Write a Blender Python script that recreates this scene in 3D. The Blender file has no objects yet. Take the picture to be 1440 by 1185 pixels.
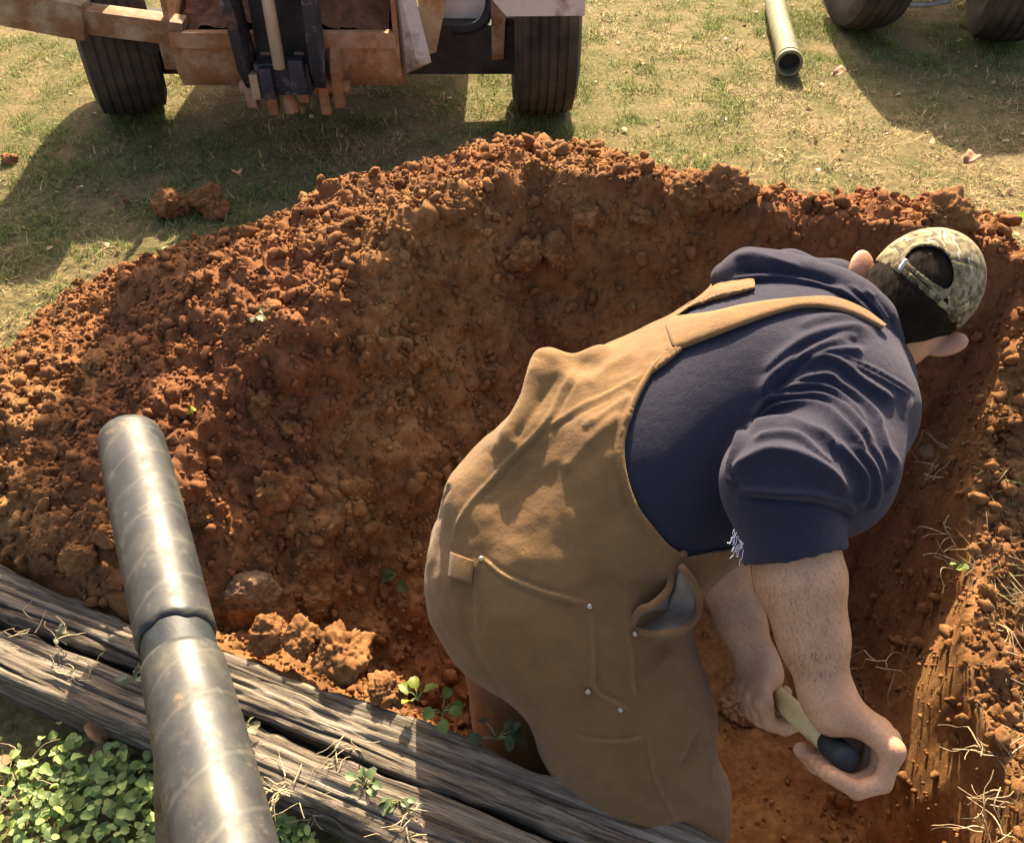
import bpy, bmesh, math, random
import numpy as np
from mathutils import Vector, Matrix
random.seed(7); RNG = np.random.default_rng(7)
S = bpy.context.scene; COL = S.collection
# ---------------------------------------------------------------- camera, sky, sun, exposure
TH, CH, FP = math.radians(42), 1.6, 1300.0           # pitch below horizontal, camera height, focal length in photo pixels
SN, CS = math.sin(TH), math.cos(TH)
cd = bpy.data.cameras.new('camera'); cam = bpy.data.objects.new('camera', cd); COL.objects.link(cam)
cam.location = (0, 0, CH); cam.rotation_euler = (math.pi/2 - TH, 0, 0)
cd.sensor_width = 36; cd.lens = 36*FP/1440; cd.clip_start = 0.02; cd.clip_end = 500
S.camera = cam
SUN_EL, SUN_AZ = math.radians(38), math.radians(3)    # azimuth measured from +Y towards +X
W = bpy.data.worlds.new('World'); S.world = W; W.use_nodes = True
wn = W.node_tree.nodes; sky = wn.new('ShaderNodeTexSky'); sky.sky_type = 'NISHITA'; sky.sun_disc = False
sky.sun_elevation = SUN_EL; sky.sun_rotation = SUN_AZ; sky.air_density = 0.7; sky.dust_density = 4.0
W.node_tree.links.new(sky.outputs[0], wn['Background'].inputs[0]); wn['Background'].inputs[1].default_value = 0.12
sd = bpy.data.lights.new('sun', 'SUN'); sun = bpy.data.objects.new('sun', sd); COL.objects.link(sun)
sd.energy = 5.0; sd.angle = math.radians(0.53); sd.color = (1.0, 0.9, 0.74)
SV = Vector((math.cos(SUN_EL)*math.sin(SUN_AZ), math.cos(SUN_EL)*math.cos(SUN_AZ), math.sin(SUN_EL)))
sun.rotation_euler = SV.to_track_quat('Z', 'Y').to_euler(); sun.location = SV*20
vs = S.view_settings; vs.view_transform = 'Standard'; vs.look = 'None'; vs.exposure = 1.8; vs.gamma = 1
vs.use_white_balance = True; vs.white_balance_temperature = 7900; vs.white_balance_tint = 12     # the phone's warm white balance

# ---------------------------------------------------------------- geometry helpers
def at(px, py, d):
    u, v = (px-720)/FP, (592.5-py)/FP
    return np.array([u*d, d*(CS+SN*v), CH-d*(SN-CS*v)])
def atz(px, py, z):
    v = (592.5-py)/FP
    return at(px, py, (CH-z)/(SN-CS*v))
def aty(px, py, y):
    v = (592.5-py)/FP
    return at(px, py, y/(CS+SN*v))
def proj(P):
    d = P[..., 1]*CS+(CH-P[..., 2])*SN
    return 720+FP*P[..., 0]/d, 592.5-FP*(P[..., 1]*SN-(CH-P[..., 2])*CS)/d, d
CX, CY, CZ = np.array([1., 0, 0]), np.array([0, SN, CS]), np.array([0, -CS, SN])   # camera right, up, towards the camera
def unit(v): v = np.asarray(v, float); return v/np.linalg.norm(v)
def hsh(ix, iy, iz, seed):
    h = (ix.astype(np.int64)*374761393+iy.astype(np.int64)*668265263+iz.astype(np.int64)*2147483647+seed*1274126177) & 0xffffffff
    h = ((h ^ (h >> 13))*1274126177) & 0xffffffff
    h = ((h ^ (h >> 16))*2246822519) & 0xffffffff
    return ((h ^ (h >> 15)) & 0xffffff)/float(0xffffff)
def vnoise(P, s, seed=0):
    q = P/s; i = np.floor(q).astype(np.int64); f = q-i; f = f*f*f*(f*(f*6-15)+10); r = 0
    for a in (0, 1):
        for b in (0, 1):
            for c in (0, 1):
                w = (f[:, 0] if a else 1-f[:, 0])*(f[:, 1] if b else 1-f[:, 1])*(f[:, 2] if c else 1-f[:, 2])
                r = r+w*hsh(i[:, 0]+a, i[:, 1]+b, i[:, 2]+c, seed)
    return r*2-1
def fbm(P, s, o=3, seed=0, g=.5):
    r, a = 0, 1.
    for k in range(o): r = r+a*vnoise(P+k*7.13, s/2**k, seed+k); a *= g
    return r
def cell(P, s, seed=0):
    """distance to the nearest jittered cell point, and that cell's random value"""
    q = P/s; i = np.floor(q).astype(np.int64); best = np.full(len(P), 9.); val = np.zeros(len(P))
    for a in (-1, 0, 1):
        for b in (-1, 0, 1):
            for c in (-1, 0, 1):
                x, y, z = i[:, 0]+a, i[:, 1]+b, i[:, 2]+c
                d = np.sqrt((x+hsh(x, y, z, seed)-q[:, 0])**2+(y+hsh(x, y, z, seed+1)-q[:, 1])**2+(z+hsh(x, y, z, seed+2)-q[:, 2])**2)
                m = d < best; best = np.where(m, d, best); val = np.where(m, hsh(x, y, z, seed+3), val)
    return best, val
def sstep(a, b, x): t = np.clip((x-a)/(b-a), 0, 1); return t*t*(3-2*t)
def seg2(P, A, B):
    """2D distance to segments and the parameter of the nearest point"""
    ab = B-A; t = np.clip(((P-A)@ab)/max(ab@ab, 1e-12), 0, 1)
    return np.linalg.norm(P-(A+t[:, None]*ab), axis=1), t
def poly_sd(P, poly):
    """signed 2D distance, negative inside"""
    poly = np.asarray(poly, float); n = len(poly); d = np.full(len(P), 1e9); ins = np.zeros(len(P), bool)
    for k in range(n):
        A, B = poly[k], poly[(k+1) % n]
        d = np.minimum(d, seg2(P, A, B)[0])
        c = (A[1] > P[:, 1]) != (B[1] > P[:, 1])
        ins ^= c & (P[:, 0] < (B[0]-A[0])*(P[:, 1]-A[1])/(B[1]-A[1]+1e-12)+A[0])
    return np.where(ins, -d, d)

def mk(name, V, F, mat=None, parent=None, smooth=True, cols=None, mats=None, midx=None, **props):
    V = np.asarray(V, np.float32); F = np.asarray(F, np.int32); k = F.shape[1]
    me = bpy.data.meshes.new(name); me.vertices.add(len(V)); me.vertices.foreach_set('co', V.ravel())
    me.loops.add(F.size); me.loops.foreach_set('vertex_index', F.ravel())
    me.polygons.add(len(F)); me.polygons.foreach_set('loop_start', np.arange(0, F.size, k, dtype=np.int32))
    me.polygons.foreach_set('loop_total', np.full(len(F), k, np.int32))
    if smooth: me.polygons.foreach_set('use_smooth', np.ones(len(F), bool))
    for m in (mats or ([mat] if mat else [])): me.materials.append(m)
    if midx is not None: me.polygons.foreach_set('material_index', np.asarray(midx, np.int32))
    me.update(calc_edges=True); me.validate()
    for cn, c in (cols or {}).items():
        a = me.color_attributes.new(cn, 'FLOAT_COLOR', 'POINT'); c = np.asarray(c, np.float32)
        if c.ndim == 1: c = np.stack([c, c, c], 1)
        a.data.foreach_set('color', np.c_[c, np.ones(len(c), np.float32)].astype(np.float32).ravel())
    o = bpy.data.objects.new(name, me); COL.objects.link(o)
    if parent: o.parent = parent; o.matrix_parent_inverse = parent.matrix_basis.inverted()
    for p, v in props.items(): o[p] = v
    return o
def empty(name, loc, label, category, group=None):
    o = bpy.data.objects.new(name, None); COL.objects.link(o); o.location = loc; o.empty_display_size = .05
    o['label'] = label; o['category'] = category
    if group: o['group'] = group
    return o
class MB:
    """collects bevelled boxes, tubes, lathes and plates, then links them as one mesh"""
    def __init__(s): s.bm = bmesh.new()
    def box(s, c, size, rot=None, bev=.006, taper=None):
        r = bmesh.ops.create_cube(s.bm, size=1); vs_ = r['verts']
        M = (rot.to_4x4() if rot else Matrix.Identity(4))
        for v in vs_:
            v.co = Vector((v.co.x*size[0]*(1+(taper or 0)*v.co.z), v.co.y*size[1], v.co.z*size[2]))
        if bev:
            es = list({e for v in vs_ for e in v.link_edges})
            r = bmesh.ops.bevel(s.bm, geom=es, offset=bev, segments=2, affect='EDGES', profile=.6); vs_ = list({v for f in r['faces'] for v in f.verts} | {v for v in vs_ if v.is_valid})
        for v in vs_: v.co = M @ v.co+Vector(c)
        return s
    def beam(s, a, b, w, h, bev=.006):
        a, b = Vector(a), Vector(b); d = b-a
        q = d.to_track_quat('Y', 'Z').to_matrix()
        return s.box((a+b)/2, (w, d.length, h), q, bev)
    def tube(s, pts, rad, n=12, cap=True):
        pts = [Vector(p) for p in pts]; rings = []
        rad = rad if hasattr(rad, '__len__') else [rad]*len(pts); up = None
        for k, p in enumerate(pts):
            t = (pts[min(k+1, len(pts)-1)]-pts[max(k-1, 0)]).normalized()
            if up is None: up = t.orthogonal().normalized()
            up = (up-t*up.dot(t)).normalized(); sd_ = t.cross(up)
            rings.append([s.bm.verts.new(p+(up*math.cos(a)+sd_*math.sin(a))*rad[k]) for a in [2*math.pi*i/n for i in range(n)]])
        for a, b in zip(rings, rings[1:]):
            for i in range(n): s.bm.faces.new((a[i], a[(i+1) % n], b[(i+1) % n], b[i]))
        if cap: s.bm.faces.new(rings[0][::-1]); s.bm.faces.new(rings[-1])
        return s
    def lathe(s, prof, c, axis, n=48):
        """prof: (offset along axis, radius)"""
        ax = Vector(axis).normalized(); e1 = ax.orthogonal().normalized(); e2 = ax.cross(e1); rings = []
        for i in range(n):
            a = 2*math.pi*i/n; rings.append([s.bm.verts.new(Vector(c)+ax*o+(e1*math.cos(a)+e2*math.sin(a))*r) for o, r in prof])
        for i in range(n):
            A, B = rings[i], rings[(i+1) % n]
            for k in range(len(prof)-1): s.bm.faces.new((A[k], A[k+1], B[k+1], B[k]))
        return s
    def plate(s, pts, thick):
        pts = [Vector(p) for p in pts]; nrm = (pts[1]-pts[0]).cross(pts[2]-pts[1]).normalized()*thick/2
        a = [s.bm.verts.new(p+nrm) for p in pts]; b = [s.bm.verts.new(p-nrm) for p in pts]; n = len(pts)
        s.bm.faces.new(a); s.bm.faces.new(b[::-1])
        for i in range(n): s.bm.faces.new((a[i], b[i], b[(i+1) % n], a[(i+1) % n]))
        return s
    def build(s, name, mat, parent=None, smooth=False, **props):
        bmesh.ops.recalc_face_normals(s.bm, faces=s.bm.faces)
        me = bpy.data.meshes.new(name); s.bm.to_mesh(me); s.bm.free(); me.materials.append(mat)
        me.polygons.foreach_set('use_smooth', [True]*len(me.polygons))
        if not smooth: me.set_sharp_from_angle(angle=math.radians(35))
        o = bpy.data.objects.new(name, me); COL.objects.link(o)
        if parent: o.parent = parent; o.matrix_parent_inverse = parent.matrix_basis.inverted()
        for p, v in props.items(): o[p] = v
        return o

# ---------------------------------------------------------------- material helpers
class NT:
    def __init__(s, name, rough=.8, spec=.3):
        s.m = bpy.data.materials.new(name); s.m.use_nodes = True; s.t = s.m.node_tree; s.p = s.t.nodes['Principled BSDF']
        s.p.inputs['Roughness'].default_value = rough; s.p.inputs['Specular IOR Level'].default_value = spec; s._c = None
    def n(s, typ, ins=None, **kw):
        x = s.t.nodes.new('ShaderNode'+typ)
        for k, v in kw.items(): setattr(x, k, v)
        for k, v in (ins or {}).items():
            if hasattr(v, 'is_output') or isinstance(v, bpy.types.NodeSocket): s.t.links.new(v, x.inputs[k])
            else: x.inputs[k].default_value = v
        return x
    def co(s, scale=(1, 1, 1), rot=(0, 0, 0)):
        c = s.n('TexCoord'); return s.n('Mapping', {0: c.outputs['Object'], 'Scale': scale, 'Rotation': rot}).outputs[0]
    def noise(s, scale, detail=4, rough=.55, vec=None, dist=0):
        return s.n('TexNoise', {'Vector': vec or s.co(), 'Scale': scale, 'Detail': detail, 'Roughness': rough, 'Distortion': dist}).outputs[0]
    def ramp(s, fac, stops):
        r = s.n('ValToRGB', {0: fac}); e = r.color_ramp.elements
        while len(e) < len(stops): e.new(.5)
        for q, (p, c) in zip(e, stops): q.position = p; q.color = (*c, 1) if hasattr(c, '__len__') else (c, c, c, 1)
        return r.outputs[0]
    def mix(s, f, a, b, bt='MIX'):
        x = s.n('Mix', data_type='RGBA', blend_type=bt)
        for k, v in ((0, f), (6, a), (7, b)):
            if isinstance(v, bpy.types.NodeSocket): s.t.links.new(v, x.inputs[k])
            else: x.inputs[k].default_value = (*v, 1) if hasattr(v, '__len__') else v
        return x.outputs[2]
    def math(s, op, a, b=0.):
        return s.n('Math', {0: a, 1: b}, operation=op).outputs[0]
    def attr(s, name): return s.n('Attribute', attribute_name=name).outputs[0]
    def color(s, sock): s.t.links.new(sock, s.p.inputs['Base Color']); return s
    def rough(s, sock): s.t.links.new(sock, s.p.inputs['Roughness']); return s
    def bump(s, h, strength=.4, dist=.003):
        b = s.n('Bump', {'Height': h, 'Strength': strength, 'Distance': dist})
        if s._c: s.t.links.new(s._c, b.inputs['Normal'])
        s._c = b.outputs[0]; s.t.links.new(s._c, s.p.inputs['Normal']); return s
def simple(name, c1, c2, sc=30, rough=.7, bump=.3, bd=.002, spec=.3, metal=0):
    t = NT(name, rough, spec); n = t.noise(sc, 6, .6); t.color(t.ramp(n, [(.3, c1), (.7, c2)])); t.p.inputs['Metallic'].default_value = metal
    if bump: t.bump(t.noise(sc*4, 5, .6), bump, bd)
    return t.m
M = {}
def dirt_nodes(t):
    big = t.noise(1.6, 3, .5); mid = t.noise(9, 5, .6); fine = t.noise(70, 6, .65)
    a = t.ramp(mid, [(.32, (.185, .089, .036)), (.5, (.305, .152, .062)), (.68, (.43, .232, .098))])
    b = t.ramp(mid, [(.3, (.22, .085, .040)), (.7, (.35, .148, .066))])
    c = t.mix(t.ramp(big, [(.42, 0.), (.62, 1.)]), a, b)
    c = t.mix(t.ramp(fine, [(.35, .55), (.65, 0.)]), c, (.11, .045, .018))
    return t.mix(t.ramp(t.noise(160, 2), [(.70, 0.), (.76, .5)]), c, (.42, .27, .14))
t = NT('clay', .95, .1)
soil = t.mix(.5, t.ramp(t.noise(60, 6, .75), [(.36, (.02, .016, .008)), (.5, (.12, .088, .045)), (.66, (.30, .225, .12))]), t.ramp(t.noise(6, 5, .6), [(.40, (.075, .095, .028)), (.62, (.23, .18, .09))]))
t.color(t.mix(t.attr('dirt'), soil, dirt_nodes(t))); t.bump(t.noise(120, 8, .75), .8, .008); t.bump(t.noise(420, 4, .7), .7, .003); M['ground'] = t.m
t = NT('clod_clay', .95, .1); c = dirt_nodes(t); t.color(t.mix(.6, c, t.attr('tint'), 'MULTIPLY')); t.bump(t.noise(130, 8, .75), .8, .008); t.bump(t.noise(420, 4, .7), .7, .003); M['clod'] = t.m
t = NT('grass_blades', .7, .25); t.color(t.attr('tint')); t.p.inputs['Transmission Weight'].default_value = 0
tr = t.n('BsdfTranslucent', {0: t.attr('tint')}); mx = t.n('MixShader', {0: .35, 1: t.p.outputs[0], 2: tr.outputs[0]}); t.t.links.new(mx.outputs[0], t.t.nodes['Material Output'].inputs[0]); M['grass'] = t.m
t = NT('leaf_green', .5, .4); t.color(t.attr('tint'))
tr = t.n('BsdfTranslucent', {0: t.attr('tint')}); mx = t.n('MixShader', {0: .4, 1: t.p.outputs[0], 2: tr.outputs[0]}); t.t.links.new(mx.outputs[0], t.t.nodes['Material Output'].inputs[0]); M['leaf'] = t.m

# ---------------------------------------------------------------- terrain: lawn, spoil heap and hole in one sheet
#        X     Y     rim h  in-width out-length
RIM = np.array([
    (-.80, 1.13, .14, .34, .9), (-.72, 1.42, .26, .66, 1.0), (-.52, 1.70, .38, .80, 1.0), (-.22, 1.97, .49, .72, .86),
    (.06, 2.20, .525, .55, .62), (.31, 2.08, .53, .42, .6), (.55, 2.00, .48, .36, .55), (.72, 1.95, .47, .34, .55), (.88, 1.90, .49, .32, .55),
    (1.03, 1.90, .49, .30, .55), (1.17, 1.82, .45, .26, .5), (1.10, 1.64, .29, .20, .4), (.99, 1.47, .15, .13, .3), (.95, 1.23, .08, .09, .15),
    (.885, .95, .065, .095, .15), (.82, .67, .055, .10, .15), (.74, .50, .03, .10, .15), (.30, .678, -.02, .08, .15), (-.10, .84, .02, .22, .15),
    (-.35, .942, .07, .40, .15), (-.58, 1.036, .09, .40, .15)])
FLOOR = -.46
def timber_side(X, Y): return (Y-(.80-.406*X))/math.hypot(1, .406)      # > 0 beyond the timbers' far edge
def terrain(XY):
    """base height, dirt mask, inside distance"""
    P3 = np.c_[XY, np.zeros(len(XY))]
    wob = .035*np.c_[fbm(P3, .35, 3, 11), fbm(P3, .35, 3, 23)]
    side = timber_side(XY[:, 0], XY[:, 1]); q = XY+wob*sstep(.0, .25, side)[:, None]
    best = np.full(len(q), 9.); par = np.zeros((len(q), 3)); n = len(RIM); zin = np.full(len(q), FLOOR)
    for k in range(n):
        A, B = RIM[k], RIM[(k+1) % n]; d, tt = seg2(q, A[:2], B[:2]); m = d < best
        pk = A[2:]+tt[:, None]*(B[2:]-A[2:]); zin = np.maximum(zin, pk[:, 0]+(FLOOR-pk[:, 0])*(1-(1-np.clip(d/pk[:, 1], 0, 1))**1.35))
        best = np.where(m, d, best); par = np.where(m[:, None], A[2:]+tt[:, None]*(B[2:]-A[2:]), par)
    s = -poly_sd(q, RIM[:, :2]); h, w, L = par.T
    tin = np.clip((h-zin)/(h-FLOOR+1e-6), 0, 1)
    # the bench of spoil left of the hole and the floor's own unevenness
    zout = h-(h+.03)*np.clip(-s/np.maximum(L, .05), 0, 1.5)**2.0
    lawn = .012*fbm(P3, .8, 3, 5)
    bl = sstep(-.07, .075, side); zo = np.maximum(lawn, zout)*bl+(lawn-.01)*(1-bl)
    z = np.where(s > 0, zin, zo)
    dirt = np.where(s > 0, 1., sstep(-.008, .02, zout-lawn+.02*fbm(P3, .12, 3, 8)))*sstep(-.10, -.03, side)
    return z, dirt, s, np.where(s > 0, tin, 0.)
def grade(lo, hi, step, out_lo, out_hi, g=1.16):
    a = list(np.arange(lo, hi+step/2, step)); st = step
    while a[-1] < out_hi: st *= g; a.append(a[-1]+st)
    st = step
    while a[0] > out_lo: st *= g; a.insert(0, a[0]-st)
    return np.array(a)
gx = grade(-1.75, 1.75, .0065, -40, 40); gy = grade(.45, 3.05, .0065, -20, 60)
GX, GY = np.meshgrid(gx, gy, indexing='ij'); XY = np.c_[GX.ravel(), GY.ravel()]
GZ, DIRT, INS, TIN = terrain(XY)
nx, ny = len(gx), len(gy)
def grid_normals(V):
    G = V.reshape(nx, ny, 3); du = np.gradient(G, axis=0); dv = np.gradient(G, axis=1)
    N = np.cross(du, dv).reshape(-1, 3); return N/np.linalg.norm(N, axis=1, keepdims=True)
V = np.c_[XY, GZ]; N = grid_normals(V); near = (np.abs(XY[:, 0]) < 1.9) & (XY[:, 1] > .3) & (XY[:, 1] < 3.3); ii = np.where(near)[0]
Pn = V[ii]; dm = DIRT[ii]; deep = np.maximum.reduce([sstep(.25, .8, TIN[ii]), sstep(.0, .5, XY[ii, 0])*sstep(.03, .12, INS[ii]), sstep(.5, .65, XY[ii, 0])*(XY[ii, 1] < 1.45)*sstep(-.035, .01, INS[ii])])
lump = .030*fbm(Pn, .22, 2, 31)+.016*fbm(Pn, .07, 3, 37)
f1, v1 = cell(Pn, .075, 41); f2, v2 = cell(Pn, .032, 47); f3, v3 = cell(Pn, .016, 57)
rid = 1-np.abs(vnoise(Pn, .045, 83))*2
clods = .020*np.clip(.62-f1, 0, 1)**.7*(v1 > .35)+.014*v1*(f1 < .5)+.012*np.clip(.62-f2, 0, 1)**.8*1.2+.006*v2+.009*rid+.0050*fbm(Pn, .016, 2, 53)+.006*np.sqrt(np.clip(.4-f3*f3, 0, 1))
wall = .010*fbm(Pn*np.array([1, 1, .35]), .05, 4, 61)+.018*fbm(Pn, .18, 2, 67)
disp = dm*((1-deep)*(lump+clods*.9)+deep*(wall+clods*np.where(Pn[:, 0] < -.05, .6, .22)))
# ragged turf on the right bank
disp *= np.clip(N[ii, 2]*1.6, .35, 1)*(.25+.75*sstep(-.02, .03, timber_side(Pn[:, 0], Pn[:, 1])))
disp += (1-dm)*.006*fbm(Pn, .03, 3, 71)
V[ii] += N[ii]*disp[:, None]*(timber_side(Pn[:, 0], Pn[:, 1]) > -.04)[:, None]
N = grid_normals(V)
idx = np.arange(nx*ny).reshape(nx, ny)
Fq = np.stack([idx[:-1, :-1], idx[1:, :-1], idx[1:, 1:], idx[:-1, 1:]], -1).reshape(-1, 4)
ground = mk('ground', V, Fq, M['ground'], cols={'dirt': DIRT}, kind='structure')
GV, GN = V, N
def gz(x, y):
    """height of the built sheet near (x, y)"""
    i = np.clip(np.searchsorted(gx, x)-1, 0, nx-2); j = np.clip(np.searchsorted(gy, y)-1, 0, ny-2)
    return GV[i*ny+j, 2]

# clods: prototypes of rough lumps
def ico(sub):
    b = bmesh.new(); bmesh.ops.create_icosphere(b, subdivisions=sub, radius=1); b.verts.ensure_lookup_table()
    v = np.array([x.co[:] for x in b.verts]); f = np.array([[x.index for x in fc.verts] for fc in b.faces]); b.free(); return v, f
def rough_lump(sub, seed, amp=.32, det=.1):
    v, f = ico(sub); r = 1+amp*vnoise(v+seed*3.7, .9, seed)+det*fbm(v+seed, .35, 3, seed+5)
    rs = np.random.default_rng(seed+900)
    for _ in range(7): n_ = rs.normal(size=3); n_ /= np.linalg.norm(n_); r = np.minimum(r, rs.uniform(.5, .85)/np.clip(v@n_, .05, 1))     # broken faces
    v = v*(r*(1+.5*det*vnoise(v*3+seed, .5, seed+3)))[:, None]*np.array([1, .85, .75]); return v, f
def rand_rot(n):
    q = RNG.normal(size=(n, 4)); q /= np.linalg.norm(q, axis=1, keepdims=True); w, x, y, z = q.T
    return np.stack([1-2*(y*y+z*z), 2*(x*y-z*w), 2*(x*z+y*w), 2*(x*y+z*w), 1-2*(x*x+z*z), 2*(y*z-x*w), 2*(x*z-y*w), 2*(y*z+x*w), 1-2*(x*x+y*y)], 1).reshape(n, 3, 3)
def scatter(name, protos, pos, size, tint, mat, R=None, smooth=False, parent=None, **props):
    """joins one copy of a prototype per position into a single mesh"""
    k = RNG.integers(0, len(protos), len(pos)); R = rand_rot(len(pos)) if R is None else R; VV, FF, CC = [], [], []; off = 0
    for p, (v, f) in enumerate(protos):
        m = np.where(k == p)[0]
        if not len(m): continue
        w = np.einsum('nij,vj->nvi', R[m], v)*size[m][:, None, None]+pos[m][:, None, :]
        VV.append(w.reshape(-1, 3)); FF.append((f[None]+off+(np.arange(len(m))*len(v))[:, None, None]).reshape(-1, f.shape[1]))
        CC.append(np.repeat(tint[m], len(v), 0)); off += len(m)*len(v)
    return mk(name, np.concatenate(VV), np.concatenate(FF), mat, parent, smooth, {'tint': np.concatenate(CC)}, **props)
fine = near & (np.abs(XY[:, 0]) < 1.75) & (XY[:, 1] > .45) & (XY[:, 1] < 3.05)
wgt = np.where(fine, DIRT*(1-np.maximum(.40*sstep(.35, .8, TIN), .95*sstep(-.1, .4, XY[:, 0])*sstep(.05, .2, INS))), 0); wgt[timber_side(XY[:, 0], XY[:, 1]) < .015] = 0; cdf = np.cumsum(wgt); cdf /= cdf[-1]
def pick(n): return np.searchsorted(cdf, RNG.random(n))
sm = [rough_lump(1, s, .5, .35) for s in range(8)]; mdp = [rough_lump(2, s+20, .5, .42) for s in range(10)]
n = 34000; k = pick(n); sz = .0028+.0065*RNG.random(n)**2.4; g = RNG.uniform(.7, 1.35, n)
scatter('dirt_crumbs', sm, GV[k]+GN[k]*sz[:, None]*.4+RNG.normal(0, .003, (n, 3))*np.array([1, 1, 0]), sz, np.c_[g, g, g], M['clod'], kind='stuff', label='loose crumbs of orange clay over the spoil heap', category='soil')
n = 5200; k = pick(n); sz = .007+.017*RNG.random(n)**3; g = RNG.uniform(.75, 1.3, n)
scatter('dirt_lumps', mdp, GV[k]+GN[k]*sz[:, None]*.35, sz, np.c_[g, g, g], M['clod'], kind='stuff', label='small lumps of orange clay covering the spoil heap', category='soil')

# ---------------------------------------------------------------- solid modelling with distance fields
RX0, RY0, RST = 560., 300., 1.5; RW, RH = 590, 620
def mesh_sdf(f, lo, hi, h, B=6):
    """surface nets over the blocks the surface passes through: vertices, quads"""
    lo, hi = np.asarray(lo, float), np.asarray(hi, float); nb = np.ceil((hi-lo)/(h*B)).astype(int)
    act = np.stack(np.meshgrid(*[np.arange((q+3)//4) for q in nb], indexing='ij'), -1).reshape(-1, 3)
    for lv in (4, 2, 1):
        act = act[np.abs(f((lo+(act+.5)*h*B*lv).astype(np.float32))) < h*B*lv*.87*1.3+.010]
        if lv > 1: act = (act[:, None]*2+np.array([[i, j, k] for i in (0, 1) for j in (0, 1) for k in (0, 1)])[None]).reshape(-1, 3)
    c = np.arange(B+1); lc = np.stack(np.meshgrid(c, c, c, indexing='ij'), -1).reshape(-1, 3); dims = (nb+4)*B+2
    key = lambda g: (g[..., 0]*dims[1]+g[..., 1])*dims[2]+g[..., 2]
    VP, VK, QK = [], [], []
    for s0 in range(0, len(act), 400):
        a = act[s0:s0+400]; g = a[:, None]*B+lc[None]; v = f((lo+g*h).reshape(-1, 3).astype(np.float32)).reshape(len(a), B+1, B+1, B+1); neg = v < 0
        lo3 = np.array([[i, j, k] for i in (0, 1) for j in (0, 1) for k in (0, 1)])
        cv = np.stack([v[:, i:i+B, j:j+B, k:k+B] for i, j, k in lo3], -1); cn = cv < 0; any_ = cn.any(-1) & ~cn.all(-1)
        w = np.argwhere(any_)
        if len(w):
            q = cv[any_]; acc = np.zeros((len(q), 3)); cnt = np.zeros(len(q))
            for x in range(8):
                for y in range(x+1, 8):
                    if np.abs(lo3[x]-lo3[y]).sum() != 1: continue
                    m = (q[:, x] < 0) != (q[:, y] < 0); tt = np.where(m, q[:, x]/(q[:, x]-q[:, y]+1e-20), 0)
                    acc += m[:, None]*(lo3[x]+tt[:, None]*(lo3[y]-lo3[x])); cnt += m
            cellg = a[w[:, 0]]*B+w[:, 1:]; VP.append(lo+(cellg+acc/cnt[:, None])*h); VK.append(key(cellg+1))
        for ax in range(3):
            e = [0, 0, 0]; e[ax] = 1; n0 = neg[:, :B, :B, :B]; n1 = neg[:, e[0]:e[0]+B, e[1]:e[1]+B, e[2]:e[2]+B]
            w = np.argwhere(n0 != n1)
            if not len(w): continue
            gg = a[w[:, 0]]*B+w[:, 1:]+1; fl = n0[n0 != n1]; u = np.zeros(3, int); u[(ax+1) % 3] = 1; t2 = np.zeros(3, int); t2[(ax+2) % 3] = 1
            qd = np.stack([key(gg-u-t2), key(gg-t2), key(gg), key(gg-u)], 1); qd[~fl] = qd[~fl][:, ::-1]; QK.append(qd)
    VP, VK, QK = np.concatenate(VP), np.concatenate(VK), np.concatenate(QK)
    o = np.argsort(VK); VK, VP = VK[o], VP[o]; ix = np.clip(np.searchsorted(VK, QK), 0, len(VK)-1)
    ok = (VK[ix] == QK).all(1); return VP, ix[ok]
def smin(a, b, k):
    h = np.clip(k-np.abs(a-b), 0, None)/k; return np.minimum(a, b)-h*h*k*.25
def cap_(P, a, b, r1, r2, flat=None, fk=1.):
    a, b = np.asarray(a, P.dtype), np.asarray(b, P.dtype); ab = b-a; w = P-a; tt = np.clip(w@ab/(ab@ab), 0, 1); w = w-tt[:, None]*ab
    if flat is not None: flat = flat.astype(P.dtype); w = w+(fk-1)*(w@flat)[:, None]*flat
    return np.sqrt((w*w).sum(1))-(r1+tt*(r2-r1))
def chain(P, pts, rs, k=.02, **kw):
    d = None
    for i in range(len(pts)-1):
        e = cap_(P, pts[i], pts[i+1], rs[i], rs[i+1], **kw); d = e if d is None else smin(d, e, k)
    return d
def ell(P, c, ax, r):
    q = ((P-np.asarray(c, P.dtype))@np.array(ax, P.dtype).T)/np.array(r, P.dtype); n = np.linalg.norm(q, axis=1); return (n-1)*min(r)*np.clip(n, .6, 1.6)**0
_RG = {}
def region(P, poly):
    """signed distance in metres to an outline traced at the depth of each point"""
    k = id(poly)
    if k not in _RG:
        G = np.stack(np.meshgrid(RX0-120+np.arange(540)*2., RY0-120+np.arange(560)*2., indexing='ij'), -1).reshape(-1, 2); _RG[k] = (poly_sd(G, poly).reshape(540, 560), poly)
    T = _RG[k][0]; x, y, d = proj(P); x = np.clip((x-RX0+120)/2, 0, 538.9); y = np.clip((y-RY0+120)/2, 0, 558.9); i, j = x.astype(int), y.astype(int); a, b = x-i, y-j
    return (T[i, j]*(1-a)*(1-b)+T[i+1, j]*a*(1-b)+T[i, j+1]*(1-a)*b+T[i+1, j+1]*a*b)*d/FP
def close(P, c, r, f):
    """f near the ball (c, r), a plain lower bound elsewhere"""
    d = np.linalg.norm(P-c, axis=1)-r; m = d < .05
    if m.any(): d = d.copy(); d[m] = f(P[m])
    return d
def grad(f, P, e=.002):
    g = np.stack([f(P+e*np.eye(3)[i])-f(P-e*np.eye(3)[i]) for i in range(3)], 1); return g/(np.linalg.norm(g, axis=1, keepdims=True)+1e-12)
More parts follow.
